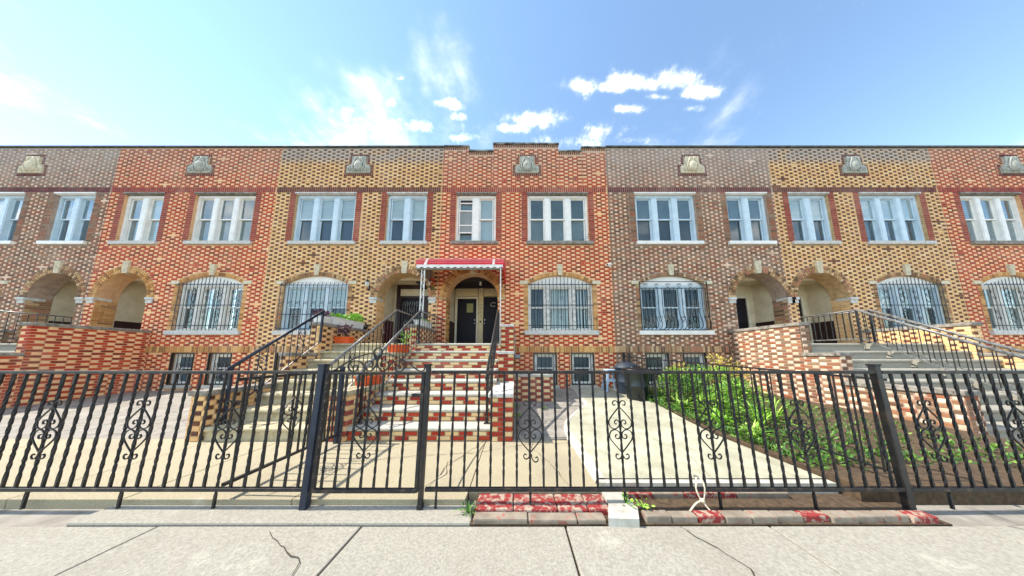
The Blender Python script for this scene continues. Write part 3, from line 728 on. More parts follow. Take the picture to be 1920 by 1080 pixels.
FLAT = [(0, HW, 8.70)]
SG = ('shade', 'shade_grey'); SP = ('shade', 'shade_pale'); SBl = ('shade', 'shade_blue')
mid = dict(mortar='mortar_cream', stretch='brick_red', head='brick_cream', band='brick_quoin', quoin='brick_quoin', jamb='brick_tan', arch='brick_tan', reveal='brick_tan', emblem='emblem_stone',
    coping='coping_worn', toprow=True, frame='frame_white', headtrim='old_sill', sill='old_sill', gsill='stone_white', caps='brick_olive', gw=[1, 1.42, 1],
    parapet=[(0,.905,8.72),(.905,1.775,8.53),(1.775,4.115,8.82),(4.115,4.93,8.53),(4.93,HW,8.68)],
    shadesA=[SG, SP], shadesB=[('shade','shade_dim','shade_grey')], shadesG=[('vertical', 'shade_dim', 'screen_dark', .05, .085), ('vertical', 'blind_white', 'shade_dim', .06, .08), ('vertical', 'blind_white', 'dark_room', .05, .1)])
left = dict(mortar='mortar_buff', stretch='brick_buff', head='brick_dark', band='brick_maroon', quoin='brick_quoin', jamb='brick_olive', arch='brick_olive', reveal='brick_buff', emblem='emblem_stone',
    coping='coping_dark', frame='frame_blue', headtrim='frame_old', sill='stone_white', gsill='stone_white', caps='stone_white', parapet=FLAT,
    shadesA=[('slats', 'blind_white', .0, 'screen_dark')], shadesB=[('slats', 'blind_white', .45, 'screen_dark')], shadesG=[('slats', 'blind_white', .5, 'screen_dark')], bond=(.2, .092, .014))
right = dict(mortar='mortar_grey', stretch='brick_plum', head='brick_pink', band='brick_maroon', quoin='brick_plum', jamb='brick_olive', arch='brick_olive', reveal='brick_olive', emblem='limestone',
    coping='coping_dark', frame='frame_blue', headtrim='frame_white', sill='frame_white', gsill='frame_white', caps='stone_white', parapet=FLAT,
    shadesA=[('shade','shade_blue','screen_dark')], shadesB=[('shade','shade_blue','screen_dark')], shadesG=[('shade', 'screen_deep')], bond=(.215, .072, .014))
def var(d, **k): q = dict(d); q.update(k); return q
hm = make_house(X0, False, 0, mid, 'red and cream brick row house with stepped parapet and red awning', 300)
hl = make_house(X0-HW, True, 0, left, 'buff brick row house with dark headers, left of the red brick house', 300)
hr = make_house(X0+HW, True, .23, right, 'plum brick row house with pale headers, right of the red brick house', 300)
h2 = make_house(X0-2*HW, False, 0, var(mid, toprow=False, parapet=FLAT, coping='coping_dark', caps='stone_white', sill='stone_white'), 'red brick row house with flat dark coping, next left of the buff house', 0)
h3 = make_house(X0-3*HW, True, 0, var(right, caps='stone_white'), 'plum brick row house at the far left end of the picture', 0)
h4 = make_house(X0+2*HW, False, 0, var(left, mirror=False), 'buff brick row house with dark headers, right of the plum brick house', 0)
h5 = make_house(X0+3*HW, True, 0, var(mid, toprow=False, parapet=FLAT, coping='coping_dark'), 'red brick row house at the far right end of the picture', 0)
# ------------------------------------------------------------------ vestibules and doors (parts of the houses)
LAND = 8*.201
def vestibule(h, cm, wm_, wz, wainm):
    H, cx = h['H'], h['acx']; a, b = cx-AR, cx+AR; yb_ = .95
    q = MB().box(a-.12, a, .42, yb_+.1, LAND, 4.2); q.box(b, b+.12, .42, yb_+.1, LAND, 4.2); q.box(a, b, yb_+.06, yb_+.14, LAND, 4.2)
    part('vestibule_wall', q, wm_, H)
    part('vestibule_ceiling', MB().box(a+.001, b-.001, .421, yb_+.059, 3.93, 4.2), cm, H)
    for xa, xb in ((a+.0005, a+.016), (b-.016, b-.0005)):
        w_ = part('wainscot', MB().box(xa, xb, .43, yb_+.058, LAND+.001, wz), wainm, H)
        part('cap_moulding', MB().box(xa-.004 if xa > cx else xa, xb if xa > cx else xb+.008, .43, yb_+.058, wz+.0005, wz+.04), wainm, w_)
    part('landing_floor', MB().box(a+.0, b-.0, -.001, yb_+.06, LAND-.3, LAND), 'concrete_walk', H)
def panel_door(H, x0, x1, z1, y, m, hand, knobs=True):
    d = part('door', MB().box(x0, x1, y, y+.045, LAND+.012, z1, .004), m, H)
    w_ = x1-x0
    for za, zb in ((LAND+.12, LAND+.72), (LAND+.84, z1-.62)):
        for xa, xb in ((x0+.08, x0+w_/2-.04), (x0+w_/2+.04, x1-.08)):
            q = MB().box(xa, xb, y-.008, y+.002, za, zb, .006); q.box(xa+.03, xb-.03, y-.013, y-.007, za+.03, zb-.03, .004); part('door_panel', q, m, d)
    if knobs:
        xk = x1-.055 if hand > 0 else x0+.055
        q = MB().ball((xk, y-.05, LAND+.86), .028, (1, 1, 1), 12, 8); q.tube([(xk, y-.03, LAND+.86), (xk, y+.002, LAND+.86)], .012, 8); part('knob', q, 'metal_bright', d, smooth=True)
        q = MB().ball((xk, y-.012, LAND+.99), .027, (1, .5, 1), 12, 8); part('lock', q, 'metal_bright', d, smooth=True)
    return d
vestibule(hm, 'ceiling_dark', 'plaster', 2.45, 'wood_brown')
vestibule(hl, 'plaster', 'plaster', 2.5, 'wainscot_maroon')
H = hm['H']; y = .95
q = MB(); q.box(-2.268, -.572, y-.02, y+.05, 3.80, 3.93); part('door_header', q, 'ceiling_dark', H)
q = MB(); q.box(-2.225, -2.15, y-.03, y+.05, LAND, 3.48); q.box(-1.44, -1.37, y-.03, y+.05, LAND, 3.48); q.box(-2.15, -1.44, y-.03, y+.05, 3.40, 3.48); part('door_frame', q, 'door_frame', H)
for xa, xb in ((-2.22, -1.4), (-1.15, -.575)): part('transom_panel', MB().box(xa, xb, y-.012, y+.04, 3.50, 3.795, .006), 'plaster_tan', H)
mu = part('door_mullion', MB().box(-1.36, -1.185, y-.028, y+.05, LAND, 3.80, .004), 'plaster_tan', H)
q = MB()
for k, z in enumerate((3.16, 3.02, 2.88, 2.74)):          # worn vertical house numerals, no longer readable
    q.tube([(-1.285, y-.033, z+.045), (-1.25, y-.033, z+.03), (-1.265, y-.033, z), (-1.285, y-.033, z-.03), (-1.25, y-.033, z-.045)][:5 if k % 2 else 4], .006, 4)
pieces('numeral', q, 'wood_brown', mu)
part('bell', MB().box(-1.30, -1.25, y-.045, y-.027, 2.50, 2.57, .006), 'black_paint', mu)
d = panel_door(H, -2.148, -1.442, 3.398, y, 'door_black', 1)
q = MB().box(-1.80, -1.56, y-.016, y-.0135, 2.88, 3.22); part('door_light', q, 'note_paper', d)
q = MB(); q.box(-2.05, -1.53, y-.02, y+.0, 2.83, 2.86); q.box(-2.05, -1.53, y-.02, y+.0, 3.24, 3.27); q.box(-2.05, -2.02, y-.02, y, 2.86, 3.24); q.box(-1.56, -1.53, y-.02, y, 2.86, 3.24); part('light_frame', q, 'door_black', d)
part('kick_plate', MB().box(-2.07, -1.5, y-.018, y-.0135, LAND+.05, LAND+.09), 'door_black', d)
d = panel_door(H, -1.18, -.574, 3.47, y, 'door_black', -1)
q = MB(); q.tube([(-.88+x, y-.02, 3.2+z) for x, z in ((0,.04),(.05,.055),(.1,.04),(.15,.045))], .008, 4); q.tube([(-.9+x, y-.02, 3.14+z) for x, z in ((0,.0),(.03,-.03),(.1,-.02),(.16,-.025))], .008, 4); q.tube([(-.9, y-.02, 3.24), (-.91, y-.02, 3.18), (-.9, y-.02, 3.13)], .007, 4); pieces('door_sticker', q, 'sticker', d)
# ceiling lamp and detector in the red house's vestibule
c = thing('ceiling_lamp', (-1.25, .62, 3.93), 'small round white lamp under the dark ceiling of the middle doorway', 'lamp')
q = MB().lathe([(.05, 3.93), (.05, 3.915), (.03, 3.905), (.02, 3.9)], -1.25, .62, 16); part('base', q, 'plastic_white', c)
part('globe', MB().ball((-1.25, .62, 3.86), .05), 'lamp_glass', c, smooth=True)
# left house: brown frame, cream transom, black iron storm door
H = hl['H']; cx = hl['acx']
q = MB(); q.box(cx-.72, cx-.63, y-.04, y+.055, LAND, 3.93); q.box(cx+.55, cx+.64, y-.04, y+.055, LAND, 3.93); q.box(cx-.63, cx+.55, y-.04, y+.055, 3.78, 3.93); q.box(cx-.63, cx+.55, y-.04, y+.055, 3.42, 3.5); q.box(cx-.63, cx-.56, y-.03, y+.055, LAND, 3.42); q.box(cx+.30, cx+.55, y-.03, y+.055, LAND, 3.42)
part('door_frame', q, 'wood_brown', H)
part('transom_pane', MB().box(cx-.60, cx+.5, y+.0, y+.03, 3.51, 3.775), 'plaster', H)
d = part('storm_door', MB().box(cx-.558, cx+.298, y, y+.04, LAND+.012, 3.418, .004), 'door_black', H)
for k in range(9):
    x = cx-.47+k*.085
    part('bar', MB().tube([(x, y-.025, LAND+.1), (x, y-.025, 3.28-.0)], .008, 4), 'iron_grey', d)
q = MB()
for s in (-1, 1):
    for z in (3.2, 2.5, 2.0): 
        q.tube([(cx-.13+s*.22+x, y-.036, z+zz) for x, zz in spiral(0, 0, .1, .02, PI/2, 1.4*s)], .008, 4)
    q.tube([(cx-.13+s*.05, y-.036, 3.3), (cx-.13+s*.09, y-.036, 3.1), (cx-.13+s*.03, y-.036, 2.9)], .008, 4)
pieces('scroll', q, 'iron_grey', d)
c = thing('ceiling_lamp', (cx+.35, .6, 3.93), 'black square lantern under the cream ceiling of the left doorway', 'lamp')
q = MB().box(cx+.16, cx+.54, .5, .72, 3.87, 3.929, .01); part('canopy', q, 'black_paint', c)
part('shade', MB().box(cx+.27, cx+.43, .55, .67, 3.8, 3.87, .01), 'black_paint', c)
for i, h in enumerate((hr, h2, h3, h4, h5)):
    vestibule(h, 'plaster', 'plaster', 2.45, 'wood_brown'); cx = h['acx']; H = h['H']
    q = MB(); q.box(cx-.6, cx-.5, y-.03, y+.055, LAND, 3.5); q.box(cx+.5, cx+.6, y-.03, y+.055, LAND, 3.5); q.box(cx-.5, cx+.5, y-.03, y+.055, 3.42, 3.5); part('door_frame', q, 'door_frame', H)
    panel_door(H, cx-.498, cx+.498, 3.418, y, 'door_black', 1 if i % 2 else -1)

# ------------------------------------------------------------------ stoops
RS, GO, TN = .201, .312, -3.57           # riser, going, nose of the lowest tread
def nose_prof(yn, z, depth, th=.058):
    r = th/2
    return [(yn+r*(1-math.cos(t)) if False else yn+r-r*math.cos(t-PI/2), z-r+r*math.sin(t-PI/2)) for t in [PI*j/6 for j in range(7)]]+[(yn+depth, z), (yn+depth, z-th)]
def stoop_face(bk, x0, x1, y, z0, z1, rz, row0, m1='stoop_red', m2='stoop_cream', L1=.2, L2=.2, jo=.012, run='x', pier=False, shift=.6):
    """courses of alternating bricks between z0 and z1 on a vertical face; x0..x1 along the face"""
    n = max(1, round((z1-z0)/.0715)); dz = (z1-z0)/n
    for k in range(n):
        r_ = (row0+k) % 2; z = z0+dz*(k+.5)
        if pier: p, i = x0, r_
        else: p, i = x0-r_*(L1+jo)*shift-((row0 % 3)*.09), 0
        while p < x1:
            L_, m = (L1, m1) if i % 2 == 0 else (L2, m2)
            a, b = max(p, x0), min(p+L_, x1)
            if b-a > .03:
                c_ = (a+b)/2
                bk.append(((c_, y) if run == 'x' else (y, c_))+(z, rz, round(b-a, 3), round(dz-.012, 4), m))
            p += L_+jo; i += 1
def bricks_block(bk, x0, x1, y0, y1, z0, z1, row0, sides=(1, -1), zs=.02, **k):
    stoop_face(bk, x0, x1, y0, z0, z1, 0., row0, **k)
    for s in sides: stoop_face(bk, y0, y1, x1 if s > 0 else x0, min(zs, z0), z1, PI/2 if s > 0 else -PI/2, row0+1, run='y', **k)
st_ = thing('stoop', (-1.45, -2.5, 0), 'red and cream brick stoop with white stone treads under the red awning', 'stoop')
SX0, SX1 = -2.555, -.382
core = MB(); bk = []
for k in range(1, 9):                                # k-th riser from the ground
    yn = TN+(k-1)*GO; zt = RS*k
    core.box(SX0, SX1, yn+.03, .0-.002 if k == 8 else yn+.03+GO+.05, RS*(k-1) if k > 1 else -.1, zt-.06)
    stoop_face(bk, SX0+.005, SX1-.004, yn+.03, RS*(k-1)+.004, zt-.06, 0., k*3 % 5)
cr = part('riser_core', core, 'mortar_stoop', st_)
for k in range(1, 9):
    yn = TN+(k-1)*GO; q = MB().xprof(nose_prof(yn, RS*k, (GO+.06) if k < 8 else (-.003-yn)), SX0-(.05 if k < 2 else 0.), SX1); part('tread', q, 'stone_tread', st_)
# stepped cheek piers on the right
pc = MB(); PXa, PXb = -.38, -.045
blocks = [(-3.57, -2.02, -.1, .648, .715), (-2.02, -1.2, -.1, 1.325, 1.39), (-1.2, -.002, -.1, 2.06, 2.125)]
for i, (ya, yb_, za, zb, zc) in enumerate(blocks):
    pc.box(PXa, PXb, ya, yb_, za, zb)
    z0 = .0 if i == 0 else blocks[i-1][4]+.004
    bricks_block(bk, PXa+.002, PXb-.002, ya, yb_-.004, z0, zb-.002, i*2+1, sides=(1,), L1=.208, L2=.108, pier=True)
    # left flank above the treads
    q = MB().box(PXa-.035, PXb+.02, ya-.035, yb_-.001, zb, zc, .014); part('pier_cap', q, 'stone_white', st_)
pier = part('pier', pc, 'mortar_stoop', st_)
# divider piers on the left (between the two stoops)
dc = MB(); DXa, DXb = -2.865, -2.565
dbl = [(-3.57, -2.35, -.1, .672, .752), (-2.35, -1.39, -.1, 1.28, 1.355), (-1.39, -.002, -.1, 2.02, 2.10)]
bk2 = []
for i, (ya, yb_, za, zb, zc) in enumerate(dbl):
    dc.box(DXa, DXb, ya, yb_, za, zb); z0 = .0 if i == 0 else dbl[i-1][4]+.004
    bricks_block(bk2, DXa+.004, DXb-.004, ya, yb_-.004, z0, zb-.002, i*2, sides=(1, -1), L1=.11, L2=.17, pier=True, m1='brick_quoin' if i == 0 else 'stoop_red', m2='brick_buff' if i == 0 else 'stoop_cream')
    part('divider_cap', MB().box(DXa-.03, DXb+.025, ya-.03, yb_-.001, zb, zc, .012), 'step_old' if i < 2 else 'old_sill', st_)
dv = part('divider_pier', dc, 'mortar_stoop', st_)
lay_bricks(bk, cr, 250); lay_bricks(bk2, dv, 50)
# low brick wall beside the stoop
lw = thing('low_wall', (.45, -1.45, .15), 'low red and cream brick wall with white coping beside the stoop', 'wall')
LY = -1.5
c_ = part('wall_core', MB().box(-.04, .935, LY, LY+.2, .0, .765), 'mortar_stoop', lw)
b_ = []; bricks_block(b_, -.036, .931, LY, LY+.196, .17, .763, 0, sides=(1,), L1=.2, L2=.135, m1='brick_quoin', shift=.86); lay_bricks(b_, c_, 120)
part('coping', MB().box(-.043, .96, LY-.025, LY+.225, .765, .832, .012), 'concrete_white', lw)

def plain_stoop(x0, x1, label, cheeks=(True, True), m='step_old', wallm=('brick_buff', 'brick_dark', 'mortar_buff'), bricks=0):
    t = thing('stoop', ((x0+x1)/2, -2.5, 0), label, 'stoop')
    for k in range(1, 9):
        yn = TN+(k-1)*GO; zt = RS*k
        part('step', MB().box(x0, x1, yn+.035, (-.002 if k == 8 else yn+.035+GO+.02), RS*(k-1) if k > 1 else -.1, zt-.075, .0), m, t)
        part('tread', MB().xprof(nose_prof(yn, zt, (GO+.06) if k < 8 else (-.003-yn), .075), x0, x1), m, t)
    for s, on in zip((-1, 1), cheeks):
        if not on: continue
        xa, xb = (x0-.24, x0-.004) if s < 0 else (x1+.004, x1+.24); bk_ = []; c = MB()
        bl = [(-3.57, -2.35, .672, .752), (-2.35, -1.75, 1.28, 1.355), (-1.75, -.002, 2.02, 2.105)]
        for i, (ya, yb_, zb, zc) in enumerate(bl):
            c.box(xa, xb, ya, yb_, -.1, zb)
            bricks_block(bk_, xa+.004, xb-.004, ya, yb_-.004, .0 if i == 0 else bl[i-1][3], zb-.002, i, sides=(1, -1), L1=.2, L2=.1, m1=wallm[0], m2=wallm[1])
            part('cheek_cap', MB().box(xa-.03, xb+.03, ya-.03, yb_-.001, zb, zc, .012), 'old_sill', t)
        cw = part('cheek_wall', c, wallm[2], t); lay_bricks(bk_, cw, bricks if s < 0 else 0)
    return t
plain_stoop(-4.75, -2.869, 'worn concrete stoop of the buff house, with flower boxes', (True, False), bricks=120)
RX = hr['acx']; plain_stoop(RX-.95, RX+.95, 'concrete stoop of the plum brick house', (True, False), 'concrete_walk', ('brick_plum', 'brick_pink', 'mortar_grey'))
RX2 = h4['acx']; plain_stoop(RX2-.95, RX2+.95, 'concrete stoop of the buff house at the right', (False, True), 'concrete_walk')
RX3 = h2['acx']; plain_stoop(RX3-.95, RX3+.95, 'concrete stoop of the flat-topped red brick house', (False, True), 'concrete_walk', ('brick_red', 'brick_cream', 'mortar_cream'))
RX4 = h3['acx']; plain_stoop(RX4-.95, RX4+.95, 'concrete stoop at the far left house', (True, False), 'concrete_walk', ('brick_plum', 'brick_pink', 'mortar_grey'))

# ------------------------------------------------------------------ iron stair railings
def railing(label, x, bot, top, back, m_rail='iron_grey', m='iron', base_z=.2, scrolls=True, curl_end=True, x_back=None, drop=.74):
    """bot/top: (y, z of handrail); back: y where the level part over the landing ends (or None)"""
    t = thing('stair_railing', (x, bot[0], base_z), label, 'railing')
    xb = x if x_back is None else x_back
    hp = [Vector((x, bot[0], bot[1])), Vector((x, top[0], top[1]))]
    sl = (top[1]-bot[1])/(top[0]-bot[0])
    q = MB(); pts = hp[:]
    if back is not None: pts.append(Vector((xb, back, top[1]+.0)))
    for a, b in zip(pts, pts[1:]): q.tube([a, b], .023, 8, flat=(1.25, .8))
    if curl_end: q.tube([(x, bot[0]+dy, bot[1]+dz) for dy, dz in ((0,0),(-.05,-.03),(-.09,-.075),(-.095,-.12),(-.065,-.15),(-.03,-.135),(-.03,-.1))], .02, 6)
    part('handrail', q, m_rail, t, smooth=True)
    q = MB(); q.tube([hp[0]-Vector((0,0,drop)), hp[1]-Vector((0,0,drop))], .012, 4)
    if back is not None: q.tube([hp[1]-Vector((0,0,drop)), pts[2]-Vector((0,0,drop))], .012, 4)
    part('bottom_rail', q, m_rail, t)
    n = int((top[0]-bot[0])/.125)
    for k in range(1, n):
        f = k/n; y_ = bot[0]+(top[0]-bot[0])*f; z_ = bot[1]+(top[1]-bot[1])*f
        part('baluster', MB().tube([(x, y_, z_-drop), (x, y_, z_-.015)], .0075, 4), m, t)
    if back is not None:
        n = max(2, int((back-top[0])/.12))
        for k in range(1, n+1):
            f = k/n; xx = x+(xb-x)*f; y_ = top[0]+(back-top[0])*f
            part('baluster', MB().tube([(xx, y_, top[1]-drop-.02), (xx, y_, top[1]-.015)], .0075, 4), m, t)
    for yy, zz, zb in ((bot[0]+.04, bot[1]+.04*sl, base_z), (top[0], top[1], LAND)):
        part('newel', MB().box(x-.018, x+.018, yy-.018, yy+.018, zb, zz-.01), m, t)
        part('base_plate', MB().box(x-.045, x+.045, yy-.045, yy+.045, zb, zb+.012), m_rail, t)
    if scrolls:
        q = MB()
        for f in (.28, .72):
            y_ = bot[0]+(top[0]-bot[0])*f; z_ = bot[1]+(top[1]-bot[1])*f-drop/2
            for s in (-1, 1):
                q.tube([(x+.004, y_+s*.0+a, z_+s*.17+b) for a, b in spiral(0, 0, .085, .02, -PI/2*s, 1.35)], .008, 4)
            q.tube([(x+.004, y_-.085, z_+.17), (x+.004, y_-.02, z_+.03), (x+.004, y_+.03, z_-.03), (x+.004, y_+.085, z_-.17)], .008, 4)
        pieces('scroll', q, m, t)
    return t
railing('iron stair railing with grey handrail at the right side of the left stoop', -3.1, (-3.42, 1.07), (-1.39, 2.48), -.35)
railing('iron stair railing with grey handrail at the left side of the brick stoop', -2.5, (-3.42, 1.03), (-1.39, 2.45), -.06, x_back=-2.3)
railing('iron stair railing seen end-on at the right side of the brick stoop', -.46, (-3.40, 1.04), (-1.39, 2.46), -.25, m_rail='iron_worn', x_back=-.5)
railing('iron stair railing at the left side of the left stoop', -4.68, (-3.42, 1.07), (-1.8, 2.36), None, m='iron_blue', m_rail='iron_blue')
railing('iron stair railing of the plum brick house', RX+.85, (-3.42, 1.07), (-1.39, 2.48), -.3, scrolls=False)
railing('iron stair railing of the right buff house', RX2-.85, (-3.42, 1.07), (-1.39, 2.48), -.3, scrolls=False)
railing('iron stair railing of the flat-topped red house', RX3-.85, (-3.42, 1.07), (-1.39, 2.48), -.3, scrolls=False)

# ------------------------------------------------------------------ awning over the middle door
aw = thing('awning', (-1.55, -.6, LAND), 'red metal awning with white stripes, scalloped edge and white posts', 'awning')
AX0, AX1, AY, AZ0, AZ1 = -2.80, -.315, -1.15, 3.83, 4.52
prof_ = [(AY, 3.83), (AY+.03, 3.885), (AY+.06, 3.94), (AY+.095, 3.99), (AY+.14, 4.035), (AY+.3, 4.07), (AY+.5, 4.10), (AY+.7, 4.125), (AY+.9, 4.15), (-.01, 4.18)]
for k, ((y0_, z0_), (y1_, z1_)) in enumerate(zip(prof_, prof_[1:])):      # overlapping horizontal pans, steep at the front edge
    spans = [(AX0, AX0+.24, 'awning_red'), (AX0+.24, AX0+.31, 'awning_white'), (AX0+.31, AX1-.33, 'awning_red'), (AX1-.33, AX1-.26, 'awning_white'), (AX1-.26, AX1, 'awning_red')]
    for xa, xb, m in spans:
        q = MB().xprof([(y0_-.014, z0_-.002), (y0_-.02, z0_+.014), (y0_-.012, z0_+.026), (y1_, z1_+.004), (y1_, z1_-.014), (y0_+.004, z0_-.012)], xa+.0005, xb-.0005)
        part('roof_pan', q, m, aw)
    if 0 < k < 5: part('pan_sheen', MB().box(AX0+.001, AX1-.001, y0_-.026, y0_-.0205, z0_+.01, z0_+.017), 'awning_sheen', aw)  # pale strips paint the sky's sheen along the pan edges
q = MB(); n = 66; x = AX0+.02; W_ = AX1-AX0-.06        # scalloped valance as one folded strip
top_z, yv = AZ0-.005, AY-.022
for i in range(n):
    xa, xb = AX0+.03+W_*i/n, AX0+.03+W_*(i+1)/n
    def low(xx): return AZ0-.062-.045*abs(math.sin((xx-AX0)*PI/.185))
    q._add([(xa,yv,low(xa)),(xb,yv,low(xb)),(xb,yv,top_z),(xa,yv,top_z),(xa,yv+.006,low(xa)),(xb,yv+.006,low(xb)),(xb,yv+.006,top_z),(xa,yv+.006,top_z)], [(0,1,2,3),(7,6,5,4),(0,4,5,1),(3,2,6,7)])
part('valance', q, 'awning_white', aw)
part('front_beam', MB().box(AX0+.05, AX1-.05, AY+.02, AY+.06, AZ0-.125, AZ0-.07), 'awning_grey', aw)
for s, xs in ((-1, AX0+.02), (1, AX1-.02)):             # ribbed side wings: each rib a strip of its own
    nr = 9; zlow = 3.66
    for k in range(nr):
        f0, f1 = k/nr, (k+1)/nr
        ya, yb_ = AY+.03+(-.03-AY)*f0, AY+.03+(-.03-AY)*f1
        def zt_(yy): return 3.86+min(1., (yy-AY)/.16)*.14+(yy-AY)*.1
        q = MB(); t_ = .012 if k % 2 else .02
        z00, z01 = max(zlow, AZ0-.13-(AZ0-.13-zlow)*f0), AZ0-.13-(AZ0-.13-zlow)*f1
        q._add([(xs-t_,ya,z00),(xs-t_,yb_,z01),(xs-t_,yb_,zt_(yb_)),(xs-t_,ya,zt_(ya)),(xs+t_,ya,z00),(xs+t_,yb_,z01),(xs+t_,yb_,zt_(yb_)),(xs+t_,ya,zt_(ya))], [(3,2,1,0),(4,5,6,7),(0,1,5,4),(1,2,6,5),(2,3,7,6),(3,0,4,7)])
        part('wing_rib', q, 'awning_grey' if s < 0 else 'awning_red', aw)
for s, xp, zb in ((-1, -2.60, 2.102), (1, -.41, LAND+.001)):
    for d in (-.042, .042):
        dx, dy = (d, 0) if s < 0 else (0, d)
        part('post', MB().box(xp+dx-.012, xp+dx+.012, AY+.06+dy-.012, AY+.06+dy+.012, zb, AZ0-.07), 'iron_white', aw)
    q = MB(); z = zb+.18; k = 0
    while z < AZ0-.3:
        pts = [(0, 0), (.022, .03), (.02, .07), (0, .09), (-.022, .11), (-.02, .15), (0, .18)]
        q.tube([(xp+(a*(1 if k % 2 else -1) if s < 0 else 0), AY+.06+(0 if s < 0 else a*(1 if k % 2 else -1)), z+b) for a, b in pts], .008, 5); z += .3; k += 1
    pieces('post_scroll', q, 'iron_white', aw)

# ------------------------------------------------------------------ iron front fence and gate
LEAN = math.tan(math.radians(2.3))
def fy(z): return YF+z*LEAN
def upright(x, z0, z1, w_, dy=0.):
    return MB()._add([(x+a, fy(z)+b+dy, z) for z in (z0, z1) for a, b in ((-w_,-w_),(w_,-w_),(w_,w_),(-w_,w_))], [(3,2,1,0),(4,5,6,7),(0,1,5,4),(1,2,6,5),(2,3,7,6),(3,0,4,7)])
def twisted(x, z0, z1, w_=.0085, turns=2.5):
    """square bar twisted along its length"""
    q = MB(); n_ = 22; vs = []
    for i in range(n_+1):
        f = i/n_; z = z0+(z1-z0)*f; a = PI/4+2*PI*turns*min(1, max(0, (f-.08)/.84))
        vs += [(x+w_*1.41*math.cos(a+k*PI/2), fy(z)+w_*1.41*math.sin(a+k*PI/2), z) for k in range(4)]
    return q._add(vs, [(i*4+k, i*4+(k+1) % 4, i*4+4+(k+1) % 4, i*4+4+k) for i in range(n_) for k in range(4)])
HEART = [(0,.20),(.055,.14),(.098,.085),(.105,.055),(.092,.02),(.055,.003),(.02,.02),(.008,.05),(.02,.078),(.042,.08),(.053,.062),(.045,.046),(.033,.05)]
CURL = [(0,.19),(.004,.222),(.022,.25),(.047,.252),(.06,.232),(.05,.212),(.034,.22)]
def ornament(t, cx, cz, bent=False):
    for s in (-1, 1):
        for f in (-1, 1):
            q = MB()
            for P in (HEART, CURL):
                P2 = [(a, b*f) for a, b in P]
                if P is CURL and bent and f < 0 and s > 0: P2 = [(a+.012, b-.025) for a, b in P2]
                q.tube([Vector((cx+s*a, fy(cz+b)-.004, cz+b)) for a, b, in [(v[0], v[1]) for v in smooth_path([(a, b, 0) for a, b in P2], 3)]], .006, 4)
            part('scroll', q, 'iron', t, smooth=False)
def rail(t, x0, x1, z, h_, d, name='rail', m='iron_worn'):
    q = MB(); y = fy(z); q.box(x0, x1, y-d, y+d, z-h_, z+h_, .004); return part(name, q, m, t)
def post(t, x, z0, z1, w_=.032, m='iron'):
    p = part('post', upright(x, z0, z1, w_), m, t); part('post_cap', MB().box(x-w_-.008, x+w_+.008, fy(z1)-w_-.008, fy(z1)+w_+.008, z1, z1+.018, .004), m, p); return p
SP_ = .1195
def fence(x0, x1, label, first, orn_every=7, orn_first=None, legs=True, tilt=0.):
    t = thing('iron_fence', ((x0+x1)/2, YF, -.05), label, 'fence')
    rail(t, x0, x1, 1.128, .014, .02); rail(t, x0, x1, .108, .015, .016)
    x = first; i = 0
    while x < x1-.02:
        leg_ = orn_first is not None and (i-orn_first) % orn_every == 0; o = leg_ and i >= orn_first
        part('bar', twisted(x+tilt*random.uniform(-1, 1), -.05 if leg_ and legs else .12, 1.116, .0085, random.uniform(2, 3)), 'iron', t)
        if o: ornament(t, x, .612, bent=(i == orn_first))
        x += SP_; i += 1
    return t
# gate in front of the brick stoop
gt = thing('iron_gate', (-1.33, YF, .08), 'iron gate with double scroll crest in front of the brick stoop', 'gate')
GX0, GX1 = -1.795, -.878
rail(gt, GX0, GX1, 1.118, .012, .016, 'top_rail'); rail(gt, GX0, GX1, .098, .016, .018, 'bottom_rail')
for x in (GX0, GX1): part('stile', upright(x, .085, 1.13, .014), 'iron_worn', gt)
for k in range(7):
    x = GX0+.128+k*.1165-.06; part('bar', twisted(x, .115, 1.106), 'iron', gt)
    if k == 3: ornament(gt, x, .62); gcx_ = x
part('latch', MB().box(GX1-.1, GX1+.03, fy(.93)-.012, fy(.93)+.012, .90, .93, .003), 'iron', gt)
q0 = lambda a, b: Vector((604+a/9.32, 660+b/9.32, 0))
def gpt(a, b):                                           # crest drawn in gate units: a to the right of the gate middle, b above the top rail
    return Vector((-1.335+a, fy(1.13+b)-.004, 1.13+b))
crest = [(-.455,.075),(-.468,.045),(-.45,.012),(-.41,.012),(-.33,.065),(-.24,.12),(-.12,.168),(-.06,.176),(-.015,.155),(.0,.105),(-.012,.055),(-.05,.014),(-.09,.018),(-.116,.055),(-.106,.092),(-.07,.106),(-.04,.088),(-.042,.056),(-.066,.05)]
inner_ = [(-.11,.03),(-.14,.08),(-.19,.106),(-.245,.1),(-.272,.066),(-.262,.026),(-.226,.006),(-.19,.018),(-.18,.048),(-.205,.066),(-.225,.048)]
for s in (-1, 1):
    for P in (crest, inner_):
        part('crest_scroll', MB().tube([gpt(-s*v.x if s > 0 else v.x*1., v.y) if s > 0 else gpt(v.x, v.y) for v in smooth_path([(a, b, 0) for a, b in P], 4)], .009, 4, flat=(1.3, .7)), 'iron_worn', gt)
loop = [(0,.1),(.03,.15),(.04,.195),(.02,.225),(0,.232),(-.02,.225),(-.04,.195),(-.03,.15),(0,.1)]
part('crest_loop', MB().tube([gpt(v.x, v.y) for v in smooth_path([(a, b, 0) for a, b in loop], 4)], .009, 4, flat=(1.3, .7)), 'iron_worn', gt)
f1 = fence(-.80, 3.44, 'black iron front fence with scroll ornaments, right of the gate', -.70, 7, 7, tilt=.003)
post(f1, -.835, -.1, 1.19, .019); post(f1, 3.46, -.1, 1.19, .024)
part('post_foot', MB().box(-.858, -.812, YF-.026, YF+.026, -.09, -.01, .004), 'iron_worn', f1)
